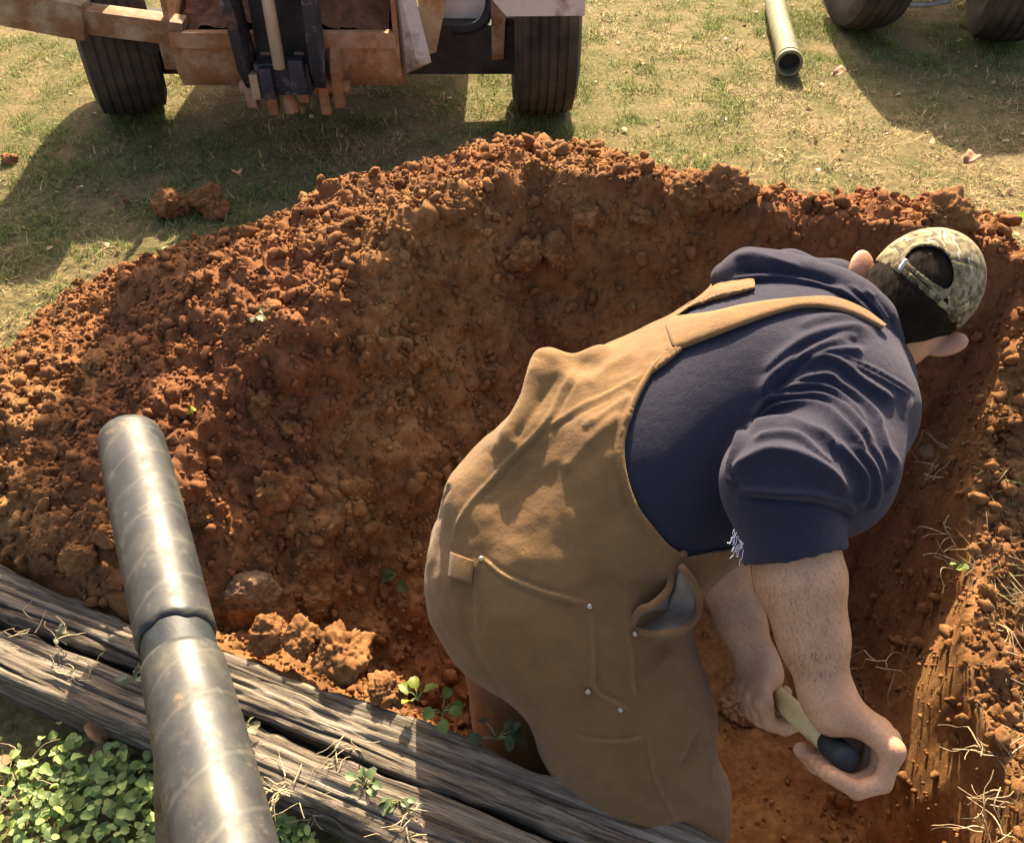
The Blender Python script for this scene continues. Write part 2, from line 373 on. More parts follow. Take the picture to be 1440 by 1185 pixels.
def hit(f, px, py, d0=.9, d1=2.6):
    """where the surface of f lies behind the given picture points"""
    px, py = np.atleast_1d(np.asarray(px, float)), np.atleast_1d(np.asarray(py, float)); d = np.full(len(px), d0)
    for _ in range(90):
        P = np.stack([at(a, b, c) for a, b, c in zip(px, py, d)]); d = np.minimum(d+.7*f(P), d1)
    return P

# ---------------------------------------------------------------- the man: joints
PEL = at(790, 812, 1.69); MID = at(900, 668, 1.665); CHE = at(1065, 560, 1.63); NEK = at(1212, 478, 1.63)
SP = unit(NEK-PEL); RT = unit(np.cross(SP, [0, 0, 1])); RT = unit(RT*np.sign(-RT[1])); DOR = unit(np.cross(RT, SP)); DOR *= np.sign(DOR[2])
SHR = at(1202, 578, 1.50); SHL = NEK-RT*.20-SP*.07
ELR = at(1112, 752, 1.36); WRR = at(1160, 972, 1.335)
ELL = at(985, 742, 1.60); WRL = at(1066, 930, 1.575)
HPR = at(830, 872, 1.63); KNR = at(925, 1135, 1.64); ANR = np.array([.36, .86, -.50])
HPL = at(745, 838, 1.80); KNL = at(765, 1010, 1.86); ANL = np.array([-.02, 1.28, -.50])
HED = at(1292, 410, 1.63)
hl = unit(.70*CX-.66*CY+.25*CZ); hb = unit(.10*CX+.02*CY+.95*CZ); hb = unit(hb-hl*(hb@hl)); hu = np.cross(hl, hb); hu *= np.sign(hu@CY)
HAX = (hl, hu, hb)                                     # the head's right, crown and back directions
# tool handle through both fists
HR0, HL0 = at(1188, 1064, 1.30), at(1098, 984, 1.53); HDIR = unit(HL0-HR0)
def fist(P, c, wr, sgn, ang, rad, scale=1.0):
    """four fingers and a thumb closed round the handle; ang: wrist-to-tip angles seen along the handle"""
    a = HDIR; e1 = unit(CX-a*(CX@a)); e2 = np.cross(a, e1); e2 *= np.sign(e2@CY); d = None
    pt = lambda th, r, off: c+(e1*math.cos(math.radians(th))+e2*math.sin(math.radians(th)))*r*scale+a*off
    for j in range(4):
        off = (j-1.35)*.0245*scale; ln = (.90, 1.0, 1.04, .98)[j]; r = (.0125, .0142, .0145, .014)[j]*scale
        k0, p1, p2, p3 = [pt(ang[q]-sgn*j*(9 if q > 1 else 2), rad[q]*(ln if q < 3 else 1), off) for q in range(4)]
        f = chain(P, [k0, p1, p2, p3], [r*1.12, r*1.02, r*.95, r*.82], .004)
        mc = cap_(P, wr+(k0-wr)*.30+a*off*.35, k0, .020*scale, r*1.18)
        f = smin(f, mc, .012); d = f if d is None else smin(d, f, .003)
    d = smin(d, cap_(P, wr, wr+(c-wr)*.35, .033*scale, .030*scale), .03)
    th0 = wr+(c-wr)*.35+a*.03*scale; th1 = pt(ang[0]+sgn*55, .040, .058*scale); th2 = pt(ang[0]+sgn*120, .038, .072*scale); th3 = pt(ang[0]+sgn*175, .036, .066*scale)
    return smin(d, chain(P, [th0, th1, th2, th3], [.024*scale, .018*scale, .0155*scale, .012*scale], .01), .014)
def arm_r(P): return smin(chain(P, [ELR, ELR+(WRR-ELR)*.28, ELR+(WRR-ELR)*.65, WRR], [.056, .060, .046, .035], .03), cap_(P, SHR, ELR, .07, .056), .03)
def arm_l(P): return smin(chain(P, [ELL, ELL+(WRL-ELL)*.3, ELL+(WRL-ELL)*.7, WRL], [.047, .047, .037, .031], .03), cap_(P, SHL, ELL, .07, .055), .03)
def fist_r(P): return fist(P, HR0, WRR, -1, (22, -32, -88, -158), (.060, .048, .0345, .033), 1.04)
def fist_l(P): return fist(P, HL0, WRL, 1, (168, 218, 262, 312), (.050, .046, .040, .038), .98)
def skull(P):
    d = ell(P, HED, HAX, (.082, .104, .098)); d = smin(d, ell(P, HED-hu*.075-hb*.045, HAX, (.060, .070, .060)), .05)
    d = smin(d, cap_(P, HED-hb*.10-hu*.045, HED-hb*.118-hu*.062, .010, .014), .02)           # nose
    d = smin(d, ell(P, HED+hl*.030-hu*.082-hb*.015, HAX, (.050, .055, .060)), .03)           # jaw and cheek
    return smin(d, cap_(P, HED-hu*.03, NEK+SP*.01, .062, .070), .04)
def ears(P):
    d = None
    for s_, c0 in ((1, HED+hl*.080-hu*.046-hb*.006), (-1, HED-hl*.083-hu*.040+hb*.004)):
        a1 = unit(hu+.55*hl*s_); o = hl*s_*.85-hu*.40+hb*.55; o = unit(o-a1*(o@a1)); ax = (o, a1, np.cross(o, a1)); sg = np.sign(ax[2]@hb)
        e = ell(P, c0+o*.014+a1*.006, ax, (.027, .040, .011)); e = np.maximum(e, -ell(P, c0+o*.017+a1*.008-ax[2]*sg*.011, ax, (.018, .030, .008)))
        d = e if d is None else np.minimum(d, e)
    return d
def torso(P):
    d = chain(P, [PEL, MID, CHE], [.200, .205, .200], .10, flat=DOR, fk=1.06)
    d = smin(d, cap_(P, CHE+RT*.05, NEK-SP*.09-RT*.04, .165, .125), .10)
    d = smin(d, cap_(P, SHR-RT*.02, SHL, .088, .085), .12)
    return smin(d, ell(P, PEL-SP*.02+DOR*.04-RT*.02, (SP, RT, DOR), (.20, .21, .17)), .08)
def legs(P):
    r = chain(P, [HPR, HPR+(KNR-HPR)*.5, KNR, ANR], [.158, .146, .114, .088], .05); l = chain(P, [HPL, KNL, ANL], [.150, .125, .092], .05)
    return smin(r, l, .03)
def body(P):
    d = chain(P, [ANR, KNR, HPR, PEL, MID, CHE, NEK], [.045, .06, .08, .09, .09, .09, .07], .05); d = smin(d, chain(P, [ANL, KNL, HPL, PEL], [.045, .06, .08, .09], .05), .05)
    d = smin(d, chain(P, [SHR, CHE+SP*.06, SHL], [.06, .07, .06], .05), .05); d = smin(d, close(P, HED-hu*.03, .22, lambda q: smin(skull(q), ears(q), .006)), .03)
    d = smin(d, smin(arm_r(P), close(P, HR0, .13, fist_r), .02), .02); return smin(d, smin(arm_l(P), close(P, HL0, .13, fist_l), .02), .02)

# folds and seams: lines traced on the cloth, raised or sunk
def cv(pts, x0, y0, s): return [(x0+a/s, y0+b/s) for a, b in pts]
def smooth_line(p, n=6):
    p = np.asarray(p, float); out = []
    for i in range(len(p)-1):
        a, b, c_, d_ = p[max(i-1, 0)], p[i], p[i+1], p[min(i+2, len(p)-1)]
        for tt in np.linspace(0, 1, n, endpoint=False):
            out.append(.5*((2*b)+(-a+c_)*tt+(2*a-5*b+4*c_-d_)*tt**2+(-a+3*b-3*c_+d_)*tt**3))
    return np.array(out+[p[-1]])
def raster(lines):
    """lines: (points, height m, half-width px); the strongest line wins at each spot, ridges and grooves apart"""
    up = np.zeros((RW, RH)); dn = np.zeros((RW, RH))
    for pts, amp, w in lines:
        L = smooth_line(pts); lo = ((L.min(0)-3*w-(RX0, RY0))/RST).astype(int).clip(0); hi = ((L.max(0)+3*w-(RX0, RY0))/RST).astype(int)+1
        xs = np.arange(lo[0], min(hi[0], RW)); ys = np.arange(lo[1], min(hi[1], RH))
        if not len(xs) or not len(ys): continue
        G = np.stack(np.meshgrid(RX0+xs*RST, RY0+ys*RST, indexing='ij'), -1).reshape(-1, 2); d = np.full(len(G), 1e9); ta = np.zeros(len(G)); m = len(L)-1
        for i in range(m):
            e, tt = seg2(G, L[i], L[i+1]); b = e < d; d = np.where(b, e, d); ta = np.where(b, (i+tt)/m, ta)
        fade = np.clip(np.minimum(ta, 1-ta)*7, .25 if w < 4 else .0, 1); v = (abs(amp)*np.exp(-(d/(w*.85))**1.5)*fade).reshape(len(xs), len(ys)); T = up if amp > 0 else dn
        T[xs[0]:xs[-1]+1, ys[0]:ys[-1]+1] = np.maximum(T[xs[0]:xs[-1]+1, ys[0]:ys[-1]+1], v)
    return up-dn
def sample(Rm, P):
    x, y, _ = proj(P); x = np.clip((x-RX0)/RST, 0, RW-1.01); y = np.clip((y-RY0)/RST, 0, RH-1.01); i, j = x.astype(int), y.astype(int); a, b = x-i, y-j
    return Rm[i, j]*(1-a)*(1-b)+Rm[i+1, j]*a*(1-b)+Rm[i, j+1]*(1-a)*b+Rm[i+1, j+1]*a*b
def facing(P, Nm): v = np.array([0, 0, CH])-P; v /= np.linalg.norm(v, axis=1, keepdims=True); return sstep(-.1, .25, (Nm*v).sum(1))
def vnorm(V, Q):
    n = np.zeros_like(V); fn = np.cross(V[Q[:, 2]]-V[Q[:, 0]], V[Q[:, 3]]-V[Q[:, 1]])
    for c in range(3): n[:, c] = np.bincount(Q.ravel(), np.repeat(fn[:, c], 4), len(V))
    return n/(np.linalg.norm(n, axis=1, keepdims=True)+1e-12)
def relax(V, Q, it=2):
    for _ in range(it):
        s_ = np.zeros_like(V); c = 2*np.bincount(Q.ravel(), minlength=len(V)); nb_ = V[np.roll(Q, -1, 1)]+V[np.roll(Q, 1, 1)]
        for k in range(3): s_[:, k] = np.bincount(Q.ravel(), nb_[..., k].ravel(), len(V))
        V = V*.5+.5*s_/np.maximum(c, 1)[:, None]
    return V
SL = lambda p: cv(p, 1020, 480, 3.703)
sleeve_lines = [(SL(p), a, w) for p, a, w in [
    ([(185, 320), (220, 210), (320, 125), (430, 60), (560, 0), (700, -30)], .011, 10), ([(255, 290), (300, 215), (370, 140), (450, 90)], -.008, 9),
    ([(350, 170), (440, 95), (530, 60), (640, 50), (720, 60)], .008, 7), ([(500, 72), (600, 74), (750, 135), (880, 205), (975, 265)], .004, 3.0), ([(520, 100), (620, 105), (740, 160), (860, 225), (965, 285)], .004, 3.0),
    ([(330, 190), (460, 100), (540, 88), (640, 140), (690, 190), (800, 265), (880, 310)], .009, 7), ([(310, 225), (440, 188), (540, 180), (600, 230), (680, 290), (780, 400), (815, 540)], .009, 7),
    ([(190, 310), (330, 238), (470, 232), (560, 262), (640, 330), (740, 430)], .009, 7), ([(130, 430), (230, 295), (370, 285), (500, 292), (620, 360), (700, 450), (780, 560)], .010, 8),
    ([(150, 420), (270, 342), (440, 335), (540, 372), (590, 420), (680, 520), (745, 650)], .010, 8), ([(100, 452), (200, 432), (320, 425), (420, 460), (520, 500), (590, 590)], .010, 8),
    ([(140, 520), (250, 487), (380, 500), (490, 600), (560, 650)], .007, 7), ([(30, 690), (130, 622), (240, 578), (380, 602), (520, 680), (650, 800)], .013, 12),
    ([(540, 500), (660, 620), (725, 720), (700, 860)], .008, 7), ([(640, 520), (760, 650), (785, 790), (740, 880)], .008, 7), ([(800, 430), (835, 560), (880, 640), (830, 790)], .007, 7),
    ([(968, 290), (935, 430), (910, 620), (870, 745)], .005, 5), ([(100, 452), (60, 560), (28, 680), (40, 760)], .009, 6), ([(700, 470), (790, 590), (830, 700)], .005, 6),
    ([(70, 815), (250, 830), (450, 845), (600, 880), (650, 930)], -.007, 5), ([(60, 770), (250, 790), (450, 800), (620, 845), (670, 900)], .006, 7), ([(80, 870), (300, 868), (600, 905)], -.002, 3)]]
BK = lambda p: cv(p, 1000, 340, 4.966)
back_lines = [(BK(p), a, w) for p, a, w in [
    ([(360, 960), (420, 860), (560, 740), (700, 660), (850, 620), (1000, 600), (1150, 660)], .007, 9), ([(600, 600), (750, 545), (900, 525), (1050, 560), (1180, 640)], .005, 9), ([(480, 960), (560, 860), (640, 760), (780, 690), (960, 680), (1100, 720)], -.006, 8)]]
HDL = [(BK(p), a, w) for p, a, w in [
    ([(110, 290), (230, 245), (400, 232), (600, 250), (800, 300), (950, 370), (1080, 480), (1170, 590)], .011, 6), ([(180, 210), (330, 205), (520, 225), (720, 255), (900, 320)], -.014, 9),
    ([(960, 300), (1080, 400), (1180, 520), (1230, 640)], .006, 4), ([(1060, 330), (1170, 430), (1250, 560)], .005, 4), ([(1020, 360), (1120, 460), (1190, 560)], -.006, 4), ([(1130, 380), (1210, 470), (1280, 600)], -.005, 4),
    ([(150, 110), (300, 90), (450, 130), (650, 190)], .006, 7)]]
OV = lambda p: cv(p, 580, 380, 2.694); OL = lambda p: cv(p, 600, 740, 2.663)
overall_lines = [(OV(p), a, w) for p, a, w in [
    ([(640, 330), (575, 430), (520, 540), (480, 600), (385, 695), (300, 790), (225, 870), (175, 960), (150, 1030)], .0050, 3.2), ([(660, 345), (600, 440), (545, 545), (500, 610), (405, 710), (318, 802), (245, 885)], -.004, 3.0),
    ([(485, 605), (560, 560), (650, 505), (760, 450), (900, 375)], .0035, 3.0), ([(500, 625), (575, 578), (670, 522), (780, 468), (890, 420)], -.003, 3),
    ([(470, 330), (440, 420), (400, 520), (340, 620), (300, 700)], .010, 12), ([(560, 380), (490, 480), (430, 570), (380, 650)], -.008, 10), ([(640, 600), (740, 530), (830, 460)], .006, 10), ([(560, 760), (680, 640), (800, 540)], .006, 12), ([(680, 560), (760, 500), (840, 440)], -.004, 8), ([(860, 300), (740, 370), (660, 430)], .005, 9),
    ([(960, 330), (880, 430), (825, 530), (785, 640), (790, 740), (840, 890), (900, 965), (970, 1040)], .004, 3.5), ([(940, 320), (860, 420), (803, 525), (763, 640), (768, 745), (815, 895), (880, 985), (950, 1060)], -.003, 2.5),
    ([(145, 820), (110, 880), (90, 960)], -.006, 3), ([(170, 720), (150, 780), (140, 820)], .004, 4), ([(955, 195), (965, 240), (975, 310)], .004, 4), ([(260, 960), (420, 820), (560, 700)], .004, 16)]]
overall_lines += [(OL(p), a, w) for p, a, w in [
    ([(205, 103), (280, 175), (400, 232), (520, 268), (612, 293)], .0055, 3), ([(200, 118), (275, 192), (395, 250), (515, 286), (605, 312)], -.004, 3), ([(190, 88), (280, 158), (400, 214), (520, 250)], -.004, 3),
    ([(622, 300), (620, 400), (625, 500), (630, 610), (700, 655), (760, 690)], .005, 2.6), ([(638, 310), (636, 400), (640, 500), (646, 600), (712, 640), (770, 670)], -.005, 3), ([(765, 400), (780, 470), (783, 560), (800, 640)], -.005, 3), ([(752, 400), (768, 470), (770, 560), (785, 640)], .004, 3),
    ([(550, 770), (620, 790), (740, 792), (820, 772)], -.004, 2.5), ([(550, 782), (620, 802), (740, 804), (820, 784)], .004, 3), ([(820, 760), (825, 840), (850, 960), (890, 1040), (930, 1120)], -.004, 2.6), ([(832, 760), (838, 840), (862, 960), (902, 1040), (942, 1120)], .003, 3),
    ([(1020, 770), (990, 850), (950, 900)], -.010, 6), ([(1000, 740), (960, 830), (900, 880)], .006, 9), ([(920, 470), (860, 520), (810, 620)], .008, 10), ([(900, 430), (840, 470), (790, 540)], -.006, 9), ([(545, 780), (560, 860), (590, 930)], -.002, 2.5),
    ([(120, 330), (180, 470), (300, 650), (400, 800), (520, 930)], -.005, 7), ([(700, 380), (640, 370), (600, 380)], -.004, 8), ([(850, 480), (920, 600), (980, 720)], .005, 14), ([(1040, 800), (1060, 920), (1110, 1040)], .006, 10), ([(180, 120), (180, 260), (190, 400)], .003, 2.6),
    ([(830, 200), (700, 215), (600, 210)], -.006, 12), ([(850, 170), (720, 180)], .005, 9), ([(960, 1000), (1040, 1040), (1110, 1050)], .007, 9), ([(700, 990), (820, 1050), (900, 1080)], .004, 12)]]
RS, RO, RHD = raster(sleeve_lines+back_lines), raster(overall_lines), raster(HDL); RSEAM = raster([q for q in overall_lines if q[2] < 3.6 and q[1] > 0])

# ---------------------------------------------------------------- cloth materials
t = NT('skin', .55, .35); n1 = t.noise(18, 5, .6); t.color(t.mix(t.ramp(t.noise(260, 3), [(.45, 0.), (.7, .5)]), t.ramp(n1, [(.3, (.38, .200, .115)), (.7, (.49, .285, .172))]), (.26, .13, .08)))
t.p.inputs['Subsurface Weight'].default_value = .15; t.p.inputs['Subsurface Radius'].default_value = (.02, .006, .003); t.p.inputs['Subsurface Scale'].default_value = .5
t.bump(t.noise(220, 5), .35, .0015); t.bump(t.noise(60, 3), .3, .003); c0 = t.p.inputs['Base Color'].links[0].from_socket; t.color(t.mix(t.math('MULTIPLY', t.attr('seam'), .5), c0, (.50, .17, .11))); M['skin'] = t.m
t = NT('navy_fleece', .92, .12); n1 = t.noise(8, 4); t.color(t.mix(t.ramp(t.noise(450, 3, .7), [(.35, 0.), (.7, .5)]), t.ramp(n1, [(.3, (.009, .0105, .020)), (.7, (.014, .016, .029))]), (.038, .039, .060)))
t.p.inputs['Sheen Weight'].default_value = .14; t.p.inputs['Sheen Roughness'].default_value = .6; t.p.inputs['Sheen Tint'].default_value = (.66, .60, .72, 1); t.bump(t.noise(380, 5, .75), .5, .0025); t.bump(t.noise(40, 4, .6), .35, .006); M['fleece'] = t.m
def canvas(name, a, b, seam):
    t = NT(name, .88, .15); n1 = t.noise(7, 5, .6); w = t.noise(900, 2); c = t.ramp(n1, [(.32, a), (.68, b)])
    c = t.mix(t.ramp(t.noise(45, 6, .7), [(.48, 0.), (.72, .4)]), c, (.105, .066, .036)); c = t.mix(t.ramp(t.noise(5, 7, .7), [(.52, 0.), (.70, .35)]), c, (.24, .115, .05)); c = t.mix(t.ramp(t.noise(700, 2), [(.4, .25), (.6, 0.)]), c, (.07, .04, .018)); c = t.mix(t.math('MULTIPLY', t.attr('seam'), t.ramp(t.noise(300, 2), [(.3, .05), (.7, .5)])), c, seam)
    t.color(c); t.bump(w, .5, .0014); t.bump(t.noise(40, 5, .65), .45, .005); t.bump(t.noise(110, 6, .75), .45, .003); t.p.inputs['Sheen Weight'].default_value = .15; return t.m
M['duck'] = canvas('tan_canvas', (.168, .090, .035), (.228, .128, .052), (.33, .22, .11))
M['lining'] = simple('grey_lining', (.15, .125, .10), (.21, .175, .14), 20, .9, .3)
M['hair'] = simple('dark_hair', (.010, .007, .005), (.026, .018, .012), 200, .85, .9, .004, spec=.1)
t = NT('camo_cloth', .85, .2); wq = t.n('MixRGB', {0: .035, 1: t.co(), 2: t.n('TexNoise', {'Vector': t.co(), 'Scale': 30., 'Detail': 4.}).outputs[1]}, blend_type='ADD').outputs[0]
def wco(sc, rt): return t.n('Mapping', {0: wq, 'Scale': sc, 'Rotation': rt}).outputs[0]
v = t.n('TexVoronoi', {'Vector': wco((14, 90, 40), (.4, .9, .3)), 'Scale': 2.2, 'Randomness': 1.}, feature='F1')
c = t.ramp(t.noise(24, 5, .6, dist=1.2), [(.30, (.04, .033, .021)), (.43, (.10, .083, .047)), (.56, (.22, .18, .10)), (.68, (.09, .08, .05))])
c = t.mix(t.ramp(v.outputs['Color'], [(.58, 0.), (.70, .6)]), c, (.33, .29, .19)); v2 = t.n('TexVoronoi', {'Vector': wco((100, 18, 50), (.8, .2, 1.1)), 'Scale': 1.8}, feature='F1')
c = t.mix(t.ramp(v2.outputs['Color'], [(.22, .75), (.34, 0.)]), c, (.045, .036, .024)); c = t.mix(t.ramp(t.n('TexVoronoi', {'Vector': wco((140, 16, 60), (.1, .5, .9)), 'Scale': 1.6}).outputs['Color'], [(.82, 0.), (.86, .8)]), c, (.46, .43, .33))
t.color(c); t.bump(t.noise(500, 2), .2, .001); M['camo'] = t.m
M['strap'] = simple('cap_strap', (.10, .10, .085), (.30, .29, .24), 40, .6, .1)
M['buckle'] = simple('buckle_grey', (.30, .31, .32), (.45, .46, .47), 30, .35, .1, spec=.5)
M['rivet'] = simple('rivet_metal', (.32, .28, .22), (.5, .45, .36), 200, .35, .1, metal=.9)
M['thread'] = simple('pale_thread', (.5, .52, .6), (.7, .72, .8), 200, .9, 0)
# ---------------------------------------------------------------- the man: body and clothes
man = empty('person', (.36, .86, -.55), 'man in tan bib overalls and navy hoodie bending over in the hole', 'person')
def link_part(name, f, lo, hi, h, mat, R=None, seam=None, it=1, parent=man, rough=0, seed=0, **props):
    V, Q = mesh_sdf(f, lo, hi, h); V = relax(V, Q, it); cols = {}
    if R is not None or rough:
        N = vnorm(V, Q); a = np.zeros(len(V))
        if R is not None: a = sample(R, V)*facing(V, N)
        if rough: a = a+rough*fbm(V, .09, 3, seed)
        V = V+N*a[:, None]
    if seam is not None: cols['seam'] = seam(V)
    return mk(name, V, Q, mat, parent, True, cols, **props)
LO, HI = np.array([-.35, .35, -.62]), np.array([1.05, 1.95, .98])
def flush(V): return np.clip(sum(np.exp(-((V-q)**2).sum(1)/r**2) for q, r in ((HED+hl*.095-hu*.05, .035), (HED-hl*.1-hu*.04, .035))), 0, 1)
link_part('body', body, LO, HI, .0034, M['skin'], seam=flush, it=1)
def cuff(P, C, Wr, t0, hard):      # cut plane across a forearm at t0 of its length
    ax = unit(Wr-C); return (P-(C+ax*t0))@ax
def sleeve_r(P):
    ax = unit(WRR-ELR); s_ = chain(P, [SHR, SHR+(ELR-SHR)*.5, ELR-ax*.075], [.096, .096, .088], .05); s_ = smin(s_, cap_(P, ELR-ax*.09, ELR+ax*.05, .078, .0765), .012)
    s_ = np.maximum(s_, cuff(P, ELR, WRR, .030, 0)+.004*vnoise(P, .012, 3)); return np.maximum(s_, -np.maximum(cap_(P, ELR-ax*.1, ELR+ax*.1, .066, .066), -cuff(P, ELR, WRR, .005, 0)))
def sleeve_l(P):
    ax = unit(WRL-ELL); s_ = chain(P, [SHL, ELL-ax*.02, ELL+ax*.02], [.10, .085, .075], .05); return np.maximum(s_, cuff(P, ELL, WRL, .03, 0))
def shirt(P):
    d = smin(torso(P), cap_(P, CHE-SP*.02-DOR*.05, CHE+SP*.13-DOR*.10+RT*.03, .17, .12), .08)
    d = smin(d, sleeve_l(P), .03); r = sleeve_r(P); return smin(d, r, .022)
link_part('sweatshirt', shirt, LO, HI, .0036, M['fleece'], RS*1.25, it=1)
BACKP = [(520, 1260), (520, 700), (560, 560), (720, 440), (820, 420), (930, 380), (1062, 375), (1062, 405), (1040, 411), (1007, 419), (970, 432), (947, 448), (948, 456), (962, 454), (960, 492), (951, 498), (914, 528), (895, 562), (881, 599), (875, 636), (881, 677), (895, 714), (914, 740), (936, 766), (955, 779), (966, 784), (1007, 776), (1050, 768), (1130, 800), (1130, 1260)]
tight = lambda P: smin(torso(P)-.009, legs(P)-.004, .05)
def overalls(P):
    o = tight(P); A = at(768, 510, 1.60)
    for B in (at(838, 497, 1.60), at(812, 545, 1.56), at(770, 585, 1.55), at(728, 612, 1.55)): o = smin(o, cap_(P, A, B, .006, .008), .05)
    o = smin(o, cap_(P, at(748, 642, 1.62), at(692, 705, 1.63), .078, .082), .06)
    return np.maximum(o, region(P, BACKP))
def seam_wear(V): return np.clip(np.maximum(sample(RSEAM, V)/.005, sstep(-.008, -.001, region(V, BACKP))*.6), 0, 1)
link_part('overalls', overalls, LO, HI, .0040, M['duck'], RO*.8, seam_wear, it=2, rough=.0045, seed=91)
def hood(P):
    path = BK([(105, 255), (260, 230), (450, 268), (650, 312), (850, 368), (1010, 450), (1130, 560), (1200, 680)]); ds = [1.665, 1.63, 1.60, 1.58, 1.57, 1.56, 1.56, 1.565]
    pts = [at(a, b, c) for (a, b), c in zip(path, ds)]; d = chain(P, pts, [.028, .041, .044, .042, .040, .037, .033, .028], .03)
    p2 = [at(*q) for q in [(1040, 372, 1.72), (1110, 378, 1.73), (1175, 395, 1.74), (1215, 425, 1.72)]]; d = smin(d, chain(P, p2, [.022, .03, .034, .03], .03), .05)
    nk = [at(*q) for q in [(1198, 412, 1.66), (1224, 445, 1.60), (1239, 488, 1.585), (1246, 528, 1.60)]]; return smin(d, chain(P, nk, [.030, .034, .030, .026], .03), .025)
link_part('hood', hood, LO, HI, .0035, M['fleece'], RHD, it=1)
# head: hair, cap, strap
HAIRP = [(1150, 420), (1180, 385), (1215, 345), (1250, 300), (1420, 300), (1420, 470), (1352, 478), (1340, 470), (1318, 474), (1300, 480), (1282, 482), (1268, 486), (1262, 470), (1235, 450), (1200, 440)]
link_part('hair', lambda P: np.maximum(np.maximum(skull(P)-.005-.0025*vnoise(P*np.array([1, 1, 1]), .012, 9), region(P, HAIRP)), -cap_(P, HED-hb*.13-hu*.07, HED-hb*.12, .05, .05)), HED-.2, HED+.2, .003, M['hair'], it=1)
CAPP = [(1150, 330), (1225, 363), (1262, 383), (1300, 416), (1356, 470), (1480, 560), (1480, 200), (1150, 200)]
OPEN = smooth_line([(1273, 362), (1285, 349), (1302, 345), (1322, 349), (1336, 363), (1342, 385), (1338, 402), (1328, 407), (1302, 391), (1285, 377), (1273, 364)], 4)
def capf(P):
    e = ell(P, HED+hu*.012, HAX, (.094, .106, .110)); d = np.maximum(np.maximum(e, -(e+.006)), region(P, CAPP))
    back = ((P-HED)@hb) > 0; return np.maximum(d, np.where(back, -region(P, OPEN), -1.))
cap = link_part('cap', capf, HED-.2, HED+.2, .0024, M['camo'], raster([([(1310, 318), (1322, 332), (1330, 352)], -.002, 2.5), ([(1262, 330), (1275, 345)], -.002, 2.5), ([(1340, 365), (1368, 372), (1390, 390)], -.002, 2.5), (OPEN[::4], .0016, 3.5), ([(1226, 369), (1262, 389), (1300, 421), (1350, 470)], .0012, 3)]), it=1)
bv, bf = [], []
for i in range(15):
    a = math.radians(-75+150*i/14)
    for j in range(6):
        r0 = np.array([math.sin(a)*.088, math.cos(a)*.098]); r1 = np.array([math.sin(a)*.092, math.cos(a)*.175 if abs(a) < 1.25 else math.cos(a)*.11]); q = r0+(r1-r0)*j/5
        bv.append(HED+hl*q[0]-hb*q[1]-hu*(.010+1.9*q[0]**2)+hu*.02)
for i in range(14):
    for j in range(5): bf.append((i*6+j, i*6+j+1, i*6+j+7, i*6+j+6))
brim = mk('brim', bv, bf, M['camo'], cap); mod = brim.modifiers.new('thick', 'SOLIDIFY'); mod.thickness = .003
def ribbon(name, f, A, B, mat, parent, off, thick, nu=24, nv=5, cols=None):
    """a strip lying on surface f between two traced edges"""
    A, B = smooth_line(A, 8), smooth_line(B, 8); ta = np.linspace(0, 1, nu)
    rs = lambda L: np.stack([np.interp(ta, np.linspace(0, 1, len(L)), L[:, k]) for k in (0, 1)], 1); a, b = rs(A), rs(B)
    px = np.concatenate([a+(b-a)*j/(nv-1) for j in range(nv)]); P = hit(f, px[:, 0], px[:, 1]); N = grad(f, P)
    e = np.array([.0 if j in (0, nv-1) else 1 for j in range(nv)]).repeat(nu); T = P+N*(off+thick*e)[:, None]; Lw = P+N*(off-thick)
    VV = np.concatenate([T, Lw]); n0 = nu*nv; F = []
    for j in range(nv-1):
        for i in range(nu-1): F.append((j*nu+i, j*nu+i+1, (j+1)*nu+i+1, (j+1)*nu+i)); F.append(tuple(n0+q for q in (j*nu+i, (j+1)*nu+i, (j+1)*nu+i+1, j*nu+i+1)))
    for i in range(nu-1): F.append((i, n0+i, n0+i+1, i+1)); k = (nv-1)*nu+i; F.append((k, k+1, n0+k+1, n0+k))
    for j in range(nv-1): k = j*nu; F.append((k, k+nu, n0+k+nu, n0+k)); k += nu-1; F.append((k, n0+k, n0+k+nu, k+nu))
    return mk(name, VV, F, mat, parent, True, {'seam': np.zeros(len(VV))})
capo = lambda P: ell(P, HED+hu*.012, HAX, (.094, .106, .110))
HDc = lambda p: cv(p, 1160, 300, 4.94)
ribbon('strap', capo, HDc([(478, 372), (560, 440), (660, 535), (790, 640), (935, 770)]), HDc([(505, 340), (590, 410), (690, 495), (815, 600), (960, 735)]), M['camo'], cap, .0015, .001)
ribbon('buckle', capo, HDc([(515, 395), (545, 345), (560, 322)]), HDc([(535, 408), (568, 358), (588, 335)]), M['buckle'], cap, .005, .0015, 8, 4)
# overalls: hammer loop, rivets, open side flap with grey lining
ov_surf = lambda P: tight(P)
def trace_hem(name, pts, r, lift):
    L = smooth_line(pts, 6); P = hit(torso, L[:, 0], L[:, 1]); P = P[np.abs(torso(P)) < .006]; N_ = grad(torso, P); MB().tube(P+N_*lift, r, 8).build(name, M['duck'], man, True)
trace_hem('armhole_hem', [(955, 494), (932, 508), (914, 528), (895, 562), (881, 599), (875, 636), (881, 677), (895, 714), (914, 740), (936, 766), (955, 779)], .0052, .006)
trace_hem('strap_hem', [(947, 450), (970, 433), (1007, 420), (1040, 411), (1056, 408)], .0042, .007)
ribbon('strap', torso, [(936, 452), (1000, 444), (1045, 434), (1091, 427), (1151, 422.5), (1181, 426.5), (1213, 441), (1240, 463)], [(951, 498), (1000, 479), (1060, 456), (1111, 440), (1141, 436.5), (1171, 440), (1201, 449), (1236, 467)], M['duck'], man, .009, .003, 60, 7)
ribbon('hammer_loop', ov_surf, OL([(108, 100), (104, 140), (100, 190)]), OL([(190, 130), (186, 165), (182, 212)]), M['duck'], man, .012, .003, 10, 5)
